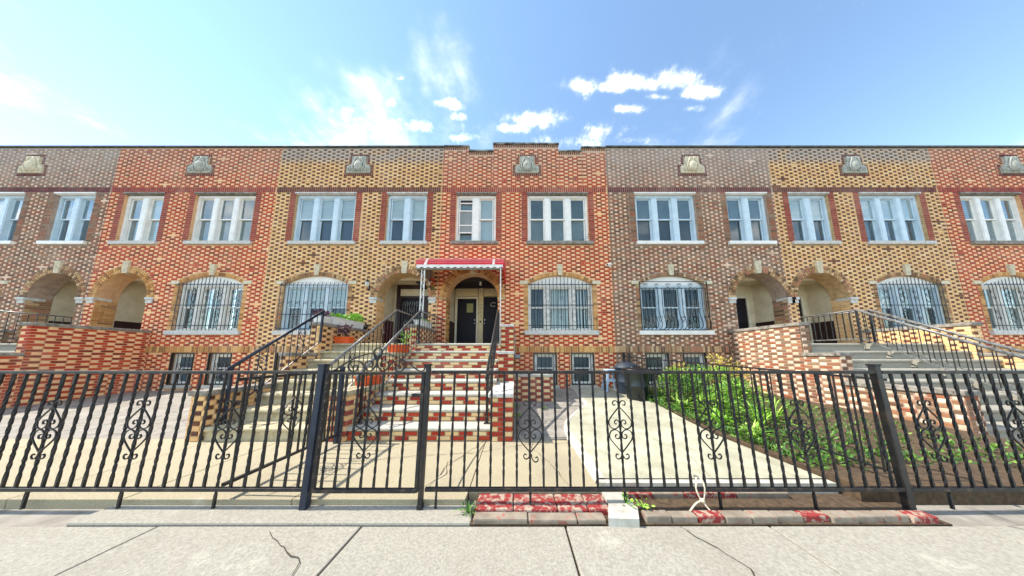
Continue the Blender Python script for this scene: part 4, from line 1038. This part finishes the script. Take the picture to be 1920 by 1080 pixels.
f2 = fence(-5.6, -1.88, 'black iron front fence of the buff house, left of the gate', -5.52, 7, 3)
post(f2, -1.85, -.1, 1.19, .027, 'iron_blue'); post(f2, -5.62, -.1, 1.19, .024)
f3 = fence(3.50, 9.2, 'black iron front fence of the plum house', 3.6, 7, 2)
# hanging chain on the gate post
ch = thing('chain', (-1.80, YF, .3), 'twisted iron chain hanging beside the left gate post', 'chain')
for k in range(18):
    z = 1.05-k*.04; q = MB(); a = k*PI/2
    q.tube([(-1.772+.009*math.cos(t)*math.cos(a), fy(z)-.022+.009*math.cos(t)*math.sin(a), z+.024*math.sin(t)) for t in [2*PI*j/8 for j in range(9)]], .0035, 4); part('link', q, 'iron_worn', ch)
# side fence between the two front yards
sf = thing('side_fence', (3.5, -1.6, .1), 'black iron side fence between pad and garden of the plum house', 'fence')
def sx(y): return 3.40+.05*(-y)
for name, dz, r_ in (('top_rail', 1.0, .016), ('bottom_rail', .12, .012)): part(name, MB().tube([(sx(-.12), -.12, yz(-.12)+dz), (sx(-4.85), -4.85, .05+dz)], r_, 4), 'iron', sf)
y = -.3
while y > -4.8:
    zb = yz(y) if y > -3.4 else .046; f = (y+.12)/(-4.73); zt = yz(-.12)+1.0+(.05-yz(-.12))*f
    part('bar', MB().tube([(sx(y), y, zb+.1), (sx(y), y, zt)], .008, 4), 'iron', sf); y -= .12
for y in (-.14, -.42): part('post', MB().box(sx(y)-.03, sx(y)+.03, y-.03, y+.03, .1, 1.36 if y > -.2 else 1.32), 'iron_worn', sf); part('post_cap', MB().box(sx(y)-.04, sx(y)+.04, y-.04, y+.04, 1.36 if y > -.2 else 1.32, 1.385 if y > -.2 else 1.345), 'iron', sf)

lf = thing('side_fence', (-2.66, -4.25, 0), 'short black iron side fence between stoop pier and front fence', 'fence')
for name, z in (('top_rail', 1.06), ('bottom_rail', .12)): part(name, MB().box(-2.675, -2.645, -4.9, -3.6, z-.014, z+.014), 'iron', lf)
for k in range(10):
    y = -3.72-k*.124; part('bar', MB().box(-2.668, -2.652, y-.008, y+.008, .135, 1.045), 'iron', lf)
    if k == 5:
        for s in (-1, 1):
            for f in (-1, 1): part('scroll', MB().tube([Vector((-2.645, y+s*v.x, .6+f*v.y)) for v in smooth_path([(a, b, 0) for a, b in HEART], 3)], .006, 4), 'iron', lf)
part('post', MB().box(-2.685, -2.635, -3.65, -3.6, -.05, 1.12), 'iron_blue', lf)

# ------------------------------------------------------------------ window grilles of the ground floor (house parts)
def bars_grille(h, kind):
    H = h['H']; a, b = h['wg']; cx = h['gcx']; y = -.045
    q = MB()
    if kind == 'fan':
        for z in (3.62, 2.93, 2.26): q.box(a-.0, b+.0, y-.012, y+.004, z-.012, z+.012)
        g_ = part('window_grille', q, 'iron', H)
        n = 17
        for k in range(n):
            x = a+.1+(b-a-.2)*k/(n-1); d = abs(k-(n-1)/2)/((n-1)/2); zt = 3.93-.29*d
            part('bar', MB().box(x-.0095, x+.0095, y-.02, y-.0125, 2.1, zt), 'iron', g_)
        q = MB()
        for k, fx in enumerate((.08, .3, .5, .7, .92)):
            x = a+(b-a)*fx
            for zc in (3.27, 2.6):
                if k in (1, 3): 
                    for s in (-1, 1): q.tube([(x+s*v, y-.024, zc+w_) for v, w_ in ((0,.24),(.06,.14),(.09,.04),(.03,-.02),(.02,.05),(.06,.06))], .006, 4); q.tube([(x+s*v, y-.024, zc+w_) for v, w_ in ((0,-.26),(.06,-.16),(.09,-.06),(.03,0),(.02,-.07))], .006, 4)
                else:
                    for s in (-1, 1): q.tube([(x+v, y-.024, zc+s*.1+w_) for v, w_ in spiral(0, 0, .075, .015, PI/2*s, 1.3)], .006, 4)
        pieces('scroll', q, 'iron', g_)
        q = MB()
        for k in range(n):
            x = a+.1+(b-a-.2)*k/(n-1); q.ball((x-.035, y-.015, 3.655), .012, (1,1,1), 6, 4)
        pieces('finial', q, 'iron', g_)
    elif kind == 'belly':
        a -= .06; yy = -.10
        q.box(a, b, yy-.01, yy+.01, 3.69, 3.71); q.box(a, b, yy-.01, yy+.01, 3.47, 3.49); q.box(a, b, -.02, .0, 2.105, 2.125)
        for x in (a, b): q.box(x-.01, x+.01, yy-.012, yy+.012, 2.13, 3.71)
        g_ = part('window_grille', q, 'iron', H); n = 17
        for k in range(n):
            x = a+(b-a)*(k+.5)/n
            part('bar', MB().tube([(x, -.1, 3.48), (x, -.1, 2.75), (x, -.13, 2.55), (x, -.2, 2.35), (x, -.2, 2.22), (x, -.12, 2.14), (x, -.01, 2.115)], .010, 4), 'iron', g_)
        q = MB()
        for k in range(6):
            x = a+(b-a)*(k+.5)/6
            scroll_pair(q, x, 3.6, .07, .12, -.11, .006, 1); scroll_pair(q, x, 2.5, .07, .15, -.185, .006, 1)
        for x in [a+(b-a)*k/16 for k in range(1, 16)]:
            for z in (2.95, 2.99): q.ball((x, -.11, z), .011, (1,1,1), 6, 4)
        pieces('scroll', q, 'iron', g_)
    else:
        yy = -.07
        for z in (3.60, 2.62, 2.16): q.box(a-.02, b+.02, yy-.01, yy+.006, z-.012, z+.012)
        g_ = part('window_grille', q, 'iron_blue', H); n = 17
        for k in range(n):
            x = a+(b-a)*k/(n-1); part('bar', MB().box(x-.008, x+.008, yy-.018, yy-.0105, 2.1, 3.66), 'iron_blue', g_)
            q = MB()
        q = MB()
        for k in range(n-1):
            x = a+(b-a)*(k+.5)/(n-1)
            if k % 2 == 0:
                for s in (-1, 1):
                    for s2 in (-1, 1): q.tube([(x+s*.0+v*s, yy-.024, 3.0+w_*s2) for v, w_ in ((0,0),(.03,.03),(.06,.05),(.07,.03),(.055,.02))], .006, 4)
            q.tube([(x-.06+v, yy-.02, 3.64+w_) for v, w_ in ((0,.06),(.03,0),(.06,.02),(.08,.05))], .006, 4)
        pieces('scroll', q, 'iron_blue', g_)
bars_grille(hm, 'fan'); bars_grille(hr, 'belly'); bars_grille(hl, 'blue')
for h in (h2, h3, h4, h5): bars_grille(h, 'fan')

# ------------------------------------------------------------------ bins, chair
def bin_(x, y, label, m, r=.27, h_=.72, hose=True):
    z = yz(y)+.03; t = thing('trash_can', (x, y, z), label, 'trash can', 'trash cans beside the side fence')
    q = MB().lathe([(r*.78, z), (r*.8, z+.02), (r*.86, z+.3), (r*.93, z+.32), (r*.88, z+.34), (r*.98, z+h_-.08), (r*1.04, z+h_-.06), (r*1.04, z+h_)], x, y, 32); part('body', q, m, t, smooth=True)
    return t, z, r, h_
t, z, r, h_ = bin_(3.13, -.78, 'dark blue trash can with domed lid, behind the larger bin', 'can_blue', .275, .70)
q = MB().lathe([(r*1.12, z+h_-.02), (r*1.12, z+h_+.03), (r*.98, z+h_+.05), (r*.9, z+h_+.09), (r*.6, z+h_+.14), (r*.2, z+h_+.16), (.01, z+h_+.162)], 3.13, -.78, 32); lid = part('lid', q, 'can_blue', t, smooth=True)
part('handle', MB().tube([(3.03,-.78,z+h_+.14), (3.05,-.78,z+h_+.19), (3.21,-.78,z+h_+.19), (3.23,-.78,z+h_+.14)], .012, 6), 'can_blue', lid)
for s in (-1, 1): part('grip', MB().tube([(3.13+s*(r*1.02), -.84, z+h_-.12), (3.13+s*(r*1.2), -.83, z+h_-.16), (3.13+s*(r*1.2), -.73, z+h_-.16), (3.13+s*(r*1.02), -.72, z+h_-.12)], .013, 6), 'can_blue', t)
t, z, r, h_ = bin_(3.08, -1.36, 'larger glossy grey-green trash can nearest the garden', 'can_green', .295, .72)
q = MB().lathe([(r*1.08, z+h_-.02), (r*1.1, z+h_+.015), (r*1.0, z+h_+.03), (r*.75, z+h_+.05), (.01, z+h_+.055)], 3.08, -1.36, 32); lid = part('lid', q, 'black_paint', t, smooth=True)
part('handle', MB().tube([(2.98,-1.36,z+h_+.045), (3.0,-1.36,z+h_+.08), (3.16,-1.36,z+h_+.08), (3.18,-1.36,z+h_+.045)], .012, 6), 'black_paint', lid)
for s in (-1, 1):
    xw = 3.08+s*.16+.08; q = MB(); q.tube([(xw-.02, -1.6, z+.06), (xw+.02, -1.6, z+.06)], .06, 16); part('wheel', q, 'black_paint', t)
cx, cy = 2.80, -.5; z = yz(cy)+.03
ct = thing('plastic_stool', (cx, cy, z), 'pale blue plastic stool with splayed legs against the wall beside the bins', 'stool')
part('seat', MB().box(cx-.15, cx+.15, cy-.14, cy+.14, z+.58, z+.625, .016), 'chair_blue', ct)
part('apron', MB().box(cx-.135, cx+.135, cy-.125, cy+.125, z+.52, z+.58, .004), 'chair_blue', ct)
for sx_ in (-1, 1):
    for sy in (-1, 1): part('leg', MB().tube([(cx+sx_*.12, cy+sy*.11, z+.55), (cx+sx_*.15, cy+sy*.14, z+.3), (cx+sx_*.2, cy+sy*.18, z)], [.032, .026, .022], 4, flat=(1, 1.3)), 'chair_blue', ct)
    part('brace', MB().box(cx+sx_*.152-.012, cx+sx_*.152+.012, cy-.13, cy+.13, z+.28, z+.34, .004), 'chair_blue', ct)
for sy in (-1, 1): part('brace', MB().box(cx-.14, cx+.14, cy+sy*.142-.012, cy+sy*.142+.012, z+.28, z+.34, .004), 'chair_blue', ct)

# ------------------------------------------------------------------ planters and plants
def leaves(mb, c, rad, n, size, up=.4, aspect=2.2, shape='ball'):
    for i in range(n):
        while True:
            p = Vector((random.uniform(-1,1), random.uniform(-1,1), random.uniform(-1,1)))
            if p.length < 1 and (p.length > .3 or random.random() < .4): break
        c_ = Vector((c[0]+p.x*rad[0], c[1]+p.y*rad[1], c[2]+p.z*rad[2]))
        d = (p*Vector((1,1,.6)) + Vector((random.uniform(-.6,.6), random.uniform(-.6,.6), up+random.uniform(-.5,.5))))
        if d.length < .01: continue
        d.normalize(); s_ = d.orthogonal().normalized(); s_ = Matrix.Rotation(random.uniform(0, 2*PI), 3, d) @ s_
        L_ = size*random.uniform(.6, 1.25); w_ = L_/aspect/2; nrm = d.cross(s_)
        bv = random.uniform(.01, .99)
        mb._add([c_, c_+d*L_*.45+s_*w_+nrm*L_*.06, c_+d*L_, c_+d*L_*.45-s_*w_+nrm*L_*.06], [(0,1,2),(0,2,3)], bv)
def straps(mb, c, n, L0, L1, w_, spread=1.):
    for i in range(n):
        a = random.uniform(0, 2*PI); L_ = random.uniform(L0, L1); out_ = spread*random.uniform(.35, 1.)
        d = Vector((math.cos(a), math.sin(a), 0)); s_ = Vector((-d.y, d.x, 0)); bv = random.uniform(.01, .99); prev = None
        for k in range(6):
            t = k/5; p = Vector(c)+d*(L_*out_*t*(.5+.5*t))+Vector((0, 0, L_*(t*1.05-.75*t*t*out_)))
            ww = w_*(1-.9*t**2)*.5; cur = (p-s_*ww, p+s_*ww)
            if prev: mb._add([prev[0], prev[1], cur[1], cur[0]], [(0,1,2,3)], bv)
            prev = cur
def stems(mb, c, n, h0, h1, spread, r=.004):
    tips = []
    for i in range(n):
        a = random.uniform(0, 2*PI); h_ = random.uniform(h0, h1); s_ = spread*random.random()
        b = Vector((c[0]+random.uniform(-.03,.03), c[1]+random.uniform(-.03,.03), c[2])); e = Vector((c[0]+s_*math.cos(a), c[1]+s_*math.sin(a), c[2]+h_))
        mb.tube([b, (b+e)/2+Vector((0, 0, h_*.1)), e], [r, r*.8, r*.5], 4); tips.append(e)
    return tips
def trough(t, x0, x1, y0, y1, z0, z1, m, fl=.02, rim=.025, ribs=False):
    """flared hollow planter"""
    q = MB()
    o = [(x0+fl,y0+fl,z0),(x1-fl,y0+fl,z0),(x1-fl,y1-fl,z0),(x0+fl,y1-fl,z0),(x0,y0,z1-rim),(x1,y0,z1-rim),(x1,y1,z1-rim),(x0,y1,z1-rim)]
    q._add(o, [(3,2,1,0),(0,1,5,4),(1,2,6,5),(2,3,7,6),(3,0,4,7)])
    k = .014; q.box(x0-k, x1+k, y0-k, y0+.012, z1-rim, z1); q.box(x0-k, x1+k, y1-.012, y1+k, z1-rim, z1); q.box(x0-k, x0+.012, y0+.012, y1-.012, z1-rim, z1); q.box(x1-.012, x1+k, y0+.012, y1-.012, z1-rim, z1)
    b = part('trough', q, m, t); part('soil', MB().box(x0+.012, x1-.012, y0+.012, y1-.012, z1-.05, z1-.018), 'soil', t)
    if ribs:
        n = int((y1-y0)/.045)
        for i in range(n):
            yy = y0+(y1-y0)*(i+.5)/n; rb = MB()._add([(x1-fl+.001,yy-.008,z0+.01),(x1-fl+.006,yy,z0+.01),(x1-fl+.001,yy+.008,z0+.01),(x1+.001,yy-.008,z1-rim-.002),(x1+.006,yy,z1-rim-.002),(x1+.001,yy+.008,z1-rim-.002)], [(0,1,4,3),(1,2,5,4)]); part('rib', rb, m, b)
    return b
# long white flower box on the parapet of the left stoop
z = 2.105
p = thing('flower_box', (-4.87, -.9, z), 'long white ribbed flower box with green leaves on the left parapet', 'flower box')
trough(p, -4.99, -4.76, -1.38, -.22, z, z+.2, 'pot_white', ribs=True)
q = MB(); leaves(q, (-4.87, -.95, z+.24), (.12, .42, .06), 260, .075, .7); leaves(q, (-4.87, -.45, z+.30), (.13, .22, .13), 260, .09, .7); part('foliage', q, 'leaf_lime', p)
p = thing('flower_box', (-4.87, -1.6, z), 'short white flower box with purple plant at the front of the left parapet', 'flower box')
trough(p, -4.98, -4.77, -1.73, -1.45, z, z+.16, 'pot_white')
q = MB(); leaves(q, (-4.87, -1.6, z+.22), (.14, .16, .08), 150, .08, .6); part('foliage', q, 'leaf_purple', p)
# white box on the divider between the landings
z = 2.10
p = thing('flower_box', (-2.72, -.7, z), 'white flower box on the divider wall behind the railing of the brick stoop', 'flower box')
trough(p, -2.83, -2.61, -1.0, -.25, z, z+.19, 'pot_white', ribs=True)
q = MB(); leaves(q, (-2.72, -.6, z+.2), (.1, .32, .04), 120, .06, .5); part('foliage', q, 'leaf', p)
# orange troughs
p = thing('flower_pot', (-4.6, -1.5, LAND), 'long orange flower pot with purple plants on the landing of the left stoop', 'flower pot')
trough(p, -4.72, -4.33, -1.36, -1.16, LAND, LAND+.17, 'pot_orange')
q = MB(); tips = stems(q, (-4.5, -1.26, LAND+.15), 14, .12, .3, .2); part('stem', q, 'stem', p)
q = MB()
for e in tips: leaves(q, e, (.06, .05, .06), 16, .07, .3)
part('foliage', q, 'leaf_purple', p)
p = thing('flower_pot', (-2.72, -2.9, .752), 'orange flower pot on the lower pier between the stoops', 'flower pot')
trough(p, -2.83, -2.61, -3.12, -2.6, .752, .92, 'pot_orange')
q = MB(); leaves(q, (-2.72, -2.85, .93), (.08, .2, .03), 60, .05, .5); part('foliage', q, 'leaf', p)
p = thing('flower_pot', (-2.70, -1.9, 1.355), 'orange flower pot with yellow-green sprigs on the upper pier between the stoops', 'flower pot')
trough(p, -2.83, -2.60, -2.2, -1.62, 1.355, 1.53, 'pot_orange')
q = MB(); tips = stems(q, (-2.64, -1.75, 1.5), 7, .1, .3, .12); part('stem', q, 'stem', p); q = MB()
for e in tips: leaves(q, e, (.05, .05, .06), 10, .07, .5)
part('foliage', q, 'leaf_lime', p)
# black figurine on the parapet: a little animal with a curled tail
p = thing('figurine', (-4.87, -.1, 2.105), 'small black animal figurine with a curled tail at the end of the left parapet', 'figurine')
q = MB(); z = 2.105; X_ = -4.84; Y_ = -.09
q.tube([(X_-.02, Y_, z), (X_-.02, Y_, z+.04), (X_-.01, Y_, z+.09), (X_-.03, Y_, z+.13), (X_-.06, Y_, z+.155), (X_-.1, Y_, z+.15)], [.05, .06, .05, .035, .032, .012], 8)
part('body', q, 'black_paint', p, smooth=True)
q = MB(); q.tube([(X_+.02, Y_, z+.03), (X_+.07, Y_, z+.05), (X_+.09, Y_, z+.11), (X_+.07, Y_, z+.16), (X_+.03, Y_, z+.17), (X_+.02, Y_, z+.14)], [.02, .028, .034, .034, .026, .014], 7); part('tail', q, 'black_paint', p, smooth=True)
q = MB()
for s in (-1, 1): q.tube([(X_-.05, Y_+s*.015, z+.17), (X_-.052, Y_+s*.02, z+.2)], [.012, .003], 5)
pieces('ear', q, 'black_paint', p)

# ------------------------------------------------------------------ garden of the plum house
gb = struct('garden_bed', MB().slab([(3.2,-4.85),(3.175,-3.6),(3.2,-2.9),(3.28,-2.2),(3.40,-1.2),(3.46,.05),(6.9,.05),(6.9,-4.85)], -.2, 0, lambda x, y: (yz(y) if y > -3.4 else .046)+.035), 'dirt')
def shrub(x, y, rad, n, m, label, size=.085, st_n=9):
    z = (yz(y) if y > -3.4 else .046)+.02; p = thing('shrub', (x, y, z), label, 'shrub', 'shrubs in the garden of the plum house')
    q = MB(); tips = stems(q, (x, y, z), st_n, rad[2]*1.0, rad[2]*1.9, rad[0]*.9, .007); part('stem', q, 'stem', p)
    q = MB(); leaves(q, (x, y, z+rad[2]), rad, n//2, size)
    for e in tips: leaves(q, e, (rad[0]*.35, rad[1]*.35, rad[2]*.3), n//(2*st_n), size)
    part('foliage', q, m, p); return p
shrub(4.0, -1.9, (.36, .36, .31), 1100, 'leaf_dark', 'dense dark green shrub in the garden, nearest the larger bin', .07)
shrub(4.25, -1.1, (.45, .4, .34), 1200, 'leaf', 'mid green leafy shrub under the basement window of the plum house', .07)
shrub(5.05, -1.3, (.45, .45, .42), 1100, 'leaf', 'taller loose green shrub at the right of the garden', .075)
shrub(4.72, -.5, (.3, .22, .40), 260, 'leaf_yellow', 'sparse yellowish shrub against the wall between the two basement windows', .07)
shrub(5.75, -1.0, (.45, .42, .50), 620, 'leaf_yellow', 'yellowish tall shrub at the right end of the garden', .08)
shrub(3.85, -2.75, (.32, .3, .28), 900, 'leaf', 'low dark green shrub at the edge of the pale concrete', .065)
shrub(4.6, -2.4, (.42, .4, .34), 1000, 'leaf', 'broad mid green shrub behind the strap-leaved clumps', .07)
for x, y, n, L_, m, lb in ((3.62,-2.9,26,.5,'leaf_lime','bright green strap-leaved clump arching over the pale concrete'),(3.95,-3.35,34,.62,'leaf_lime','largest bright green strap-leaved clump beside the front fence'),(3.62,-2.0,22,.4,'leaf','small strap-leaved clump beside the larger bin'),(4.5,-3.1,30,.6,'leaf','mid green strap-leaved clump in the middle of the garden')):
    z = (yz(y) if y > -3.4 else .046)+.03; p = thing('leafy_clump', (x, y, z), lb, 'plant', 'strap-leaved plants in the garden')
    q = MB(); straps(q, (x, y, z), n, L_*.7, L_*1.25, .032); part('leaf', q, m, p)
for x, y, n, L_, m, lb in ((3.52,-1.65,24,.34,'leaf_dark','dark strap-leaved clump touching the larger bin'),(3.50,-2.35,26,.36,'leaf','strap-leaved clump between the two lime clumps at the concrete edge'),(3.42,-3.25,24,.4,'leaf_lime','bright strap-leaved clump next to the fence post'),(3.40,-3.75,22,.36,'leaf','strap-leaved clump nearest the front fence corner'),(4.15,-2.55,30,.55,'leaf_lime','tall lime strap-leaved clump behind the edge planting')):
    z = (yz(y) if y > -3.4 else .046)+.03; p = thing('leafy_clump', (x, y, z), lb, 'plant', 'strap-leaved plants in the garden')
    q = MB(); straps(q, (x, y, z), n, L_*.7, L_*1.25, .03); leaves(q, (x, y, z+L_*.3), (.14, .14, L_*.3), 60, .07, .5); part('leaf', q, m, p)
q = MB()
for i in range(2600):
    x = 3.26+3.3*random.random()**1.8; y = random.uniform(-4.5, -.2); zz = (yz(y) if y > -3.4 else .046)+.03
    leaves(q, (x, y, zz+.03), (.06, .06, .05), 3, .06, .7)
gc_ = part('ground_cover', q, 'leaf_dark'); tag(gc_, 'low leafy ground cover in the garden bed', 'ground cover'); gc_['kind'] = 'stuff'
# weeds in the joints
def weed(x, y, z, n, L_, m, lb):
    p = thing('weed', (x, y, z), lb, 'weed', 'weeds in the cracks'); q = MB(); straps(q, (x, y, z), n, L_*.5, L_*1.2, .012, 1.2); leaves(q, (x, y, z+.03), (.07, .05, .03), n*2, .04, .5); part('leaf', q, m, p)
weed(.62, -2.15, yz(-2.15), 14, .1, 'leaf_dark', 'patch of weeds growing in the grey slab beyond the fence')
weed(.05, -2.6, yz(-2.6), 18, .16, 'leaf', 'weeds at the foot of the right stoop pier')
weed(.02, -2.0, yz(-2.0), 12, .14, 'leaf', 'small weeds in the corner by the low wall')
weed(-.40, -5.0, -.05, 16, .12, 'leaf_dark', 'grass tuft at the left end of the red painted strip')
weed(.98, -4.97, -.01, 9, .07, 'leaf_lime', 'tiny bright weeds beside the fence leg at the pale patch')
weed(1.10, -5.0, -.01, 7, .06, 'leaf_lime', 'tiny bright weeds right of the pale patch')

# ------------------------------------------------------------------ small things on the walls and fence
c = thing('security_camera', (3.10, -.02, 4.27), 'white security camera on the wall where the red and plum houses meet', 'camera')
part('mount', MB().box(3.13, 3.21, -.03, -.001, 4.24, 4.33, .008), 'plastic_white', c)
part('arm', MB().tube([(3.17, -.03, 4.29), (3.15, -.08, 4.29)], .015, 6), 'plastic_white', c)
bd_ = part('housing', MB().tube([(3.2, -.08, 4.31), (3.08, -.15, 4.27), (3.02, -.18, 4.25)], [.03, .042, .042], 12), 'plastic_white', c)
part('lens', MB().ball((3.02, -.185, 4.25), .028, (1, 1, 1), 10, 8), 'black_paint', bd_)
c = thing('utility_box', (.05, -.06, 1.27), 'small grey utility box on the wall under the tan band, right of the stoop', 'utility box')
part('case', MB().box(-.02, .16, -.13, -.01, 1.20, 1.33, .01), 'box_grey', c); part('cover', MB().box(.0, .14, -.14, -.131, 1.215, 1.315, .006), 'box_grey', c)
part('conduit', MB().tube([(-.01, -.03, 1.98), (-.015, -.03, 1.6), (-.012, -.05, 1.33)], .01, 6), 'iron_white', c)
def lantern(x, z, label, flowers=False):
    c = thing('wall_lantern', (x, -.05, z), label, 'lantern')
    part('bracket', MB().tube([(x, -.005, z-.1), (x, -.06, z-.14), (x, -.11, z-.1), (x, -.12, z-.05)], .012, 6), 'black_paint', c)
    part('back_plate', MB().box(x-.03, x+.03, -.02, -.001, z-.16, z+.02, .006), 'black_paint', c)
    part('glass_body', MB().lathe([(.03, z-.05), (.05, z-.02), (.065, z+.09), (.06, z+.1)], x, -.12, 8), 'lamp_glass', c)
    part('cap', MB().lathe([(.075, z+.1), (.06, z+.13), (.025, z+.16), (.012, z+.2), (.003, z+.22)], x, -.12, 8), 'black_paint', c)
    q = MB()
    for k in range(4): a = k*PI/2+.4; q.tube([(x+.05*math.cos(a), -.12+.05*math.sin(a), z-.03), (x+.068*math.cos(a), -.12+.068*math.sin(a), z+.1)], .006, 4)
    pieces('cage_bar', q, 'black_paint', c)
    return c
lantern(-4.83, 3.58, 'black and white wall lantern left of the buff house arch')
lantern(-2.78, 3.62, 'wall lantern right of the buff house arch, above the flowers')
fl = thing('flower_wreath', (-2.74, -.12, 3.66), 'red artificial flowers hung on the pier between the two arches', 'flowers')
q = MB(); leaves(q, (-2.72, -.14, 3.66), (.11, .06, .16), 70, .06, .1, 1.3); part('petals', q, 'flower_red', fl)
q = MB(); leaves(q, (-2.73, -.12, 3.6), (.09, .05, .18), 50, .06, .0, 2.); part('foliage', q, 'leaf', fl)
def cable(name, pts, r, m, label, cat='cable'):
    o = part(name, MB().tube(smooth_path(pts, 5), r, 5), m, smooth=True); return tag(o, label, cat)
cable('cable', [(2.66,-.03,2.6),(2.64,-.05,2.2),(2.7,-.09,2.0),(2.78,-.08,1.93)], .006, 'black_paint', 'thin black cable hanging over the ground floor window sill')
cable('cable', [(2.50,-.01,5.45),(2.44,-.08,5.25),(2.30,-.09,5.17),(2.1,-.09,5.15)], .006, 'black_paint', 'thin black cable looping over the upper window sill')
rp = thing('rope', (1.62, YF, .1), 'pale rope knotted round a fence bar at the lower right', 'rope')
x = 1.62
q = MB(); q.tube(smooth_path([(x-.02, fy(.2)-.03, .2), (x-.035, fy(.13)-.03, .13), (x-.012, fy(.05)-.03, .055), (x+.0, fy(.0)-.035, .03), (x+.025, fy(.05)-.03, .06), (x+.04, fy(.13)-.03, .14), (x+.03, fy(.2)-.02, .2), (x, fy(.2)+.02, .21), (x-.02, fy(.2)-.03, .2)], 4), .007, 6); part('loop', q, 'rope', rp, smooth=True)
q = MB(); q.tube(smooth_path([(x, YF-.04, .04), (x-.06, YF-.05, .03), (x-.14, YF-.08, -.01), (x-.19, YF-.1, -.04), (x-.12, YF-.12, -.05)], 4), .0065, 6); q.tube(smooth_path([(x, YF-.04, .04), (x+.02, YF-.06, .0), (x+.05, YF-.1, -.045)], 4), .0065, 6); q.ball((x, YF-.04, .04), .02, (1, .8, 1), 8, 6); part('knot', q, 'rope', rp, smooth=True)
# cable lying on the tan apron
cable('cable', [(-.42,-3.5,.006),(-.46,-3.7,.006),(-.52,-4.1,.006),(-.56,-4.5,.006),(-.57,-4.76,.006)], .004, 'iron_grey', 'thin dark cord lying on the tan concrete below the stoop pier', 'cord')

# the left light over the awning: several short sashes, a black strip painting the dark open gap at the top
a_, b_x = split_lights(hm['wa'][0], hm['wa'][1], 2, .09, .23)[0]
ex = thing('storm_sash', ((a_+b_x)/2, .1, 5.2), 'white storm window with four short panes, left window above the awning', 'window')
for z0_, z1_ in ((6.60, 6.635), (6.31, 6.345), (5.77, 5.81), (5.50, 5.54), (5.196, 5.235), (6.735, 6.765)): part('rail', MB().box(a_+.03, b_x-.03, .085, .112, z0_, z1_), 'frame_white', ex)
for x in (a_, b_x-.03): part('stile', MB().box(x, x+.03, .083, .112, 5.197, 6.79), 'frame_white', ex)
part('slot', MB().box(a_+.032, b_x-.032, .1, .11, 6.64, 6.73), 'black_paint', ex)
part('insect_screen', MB().box(a_+.032, b_x-.032, .104, .109, 5.542, 6.308), 'shade_grey', ex)
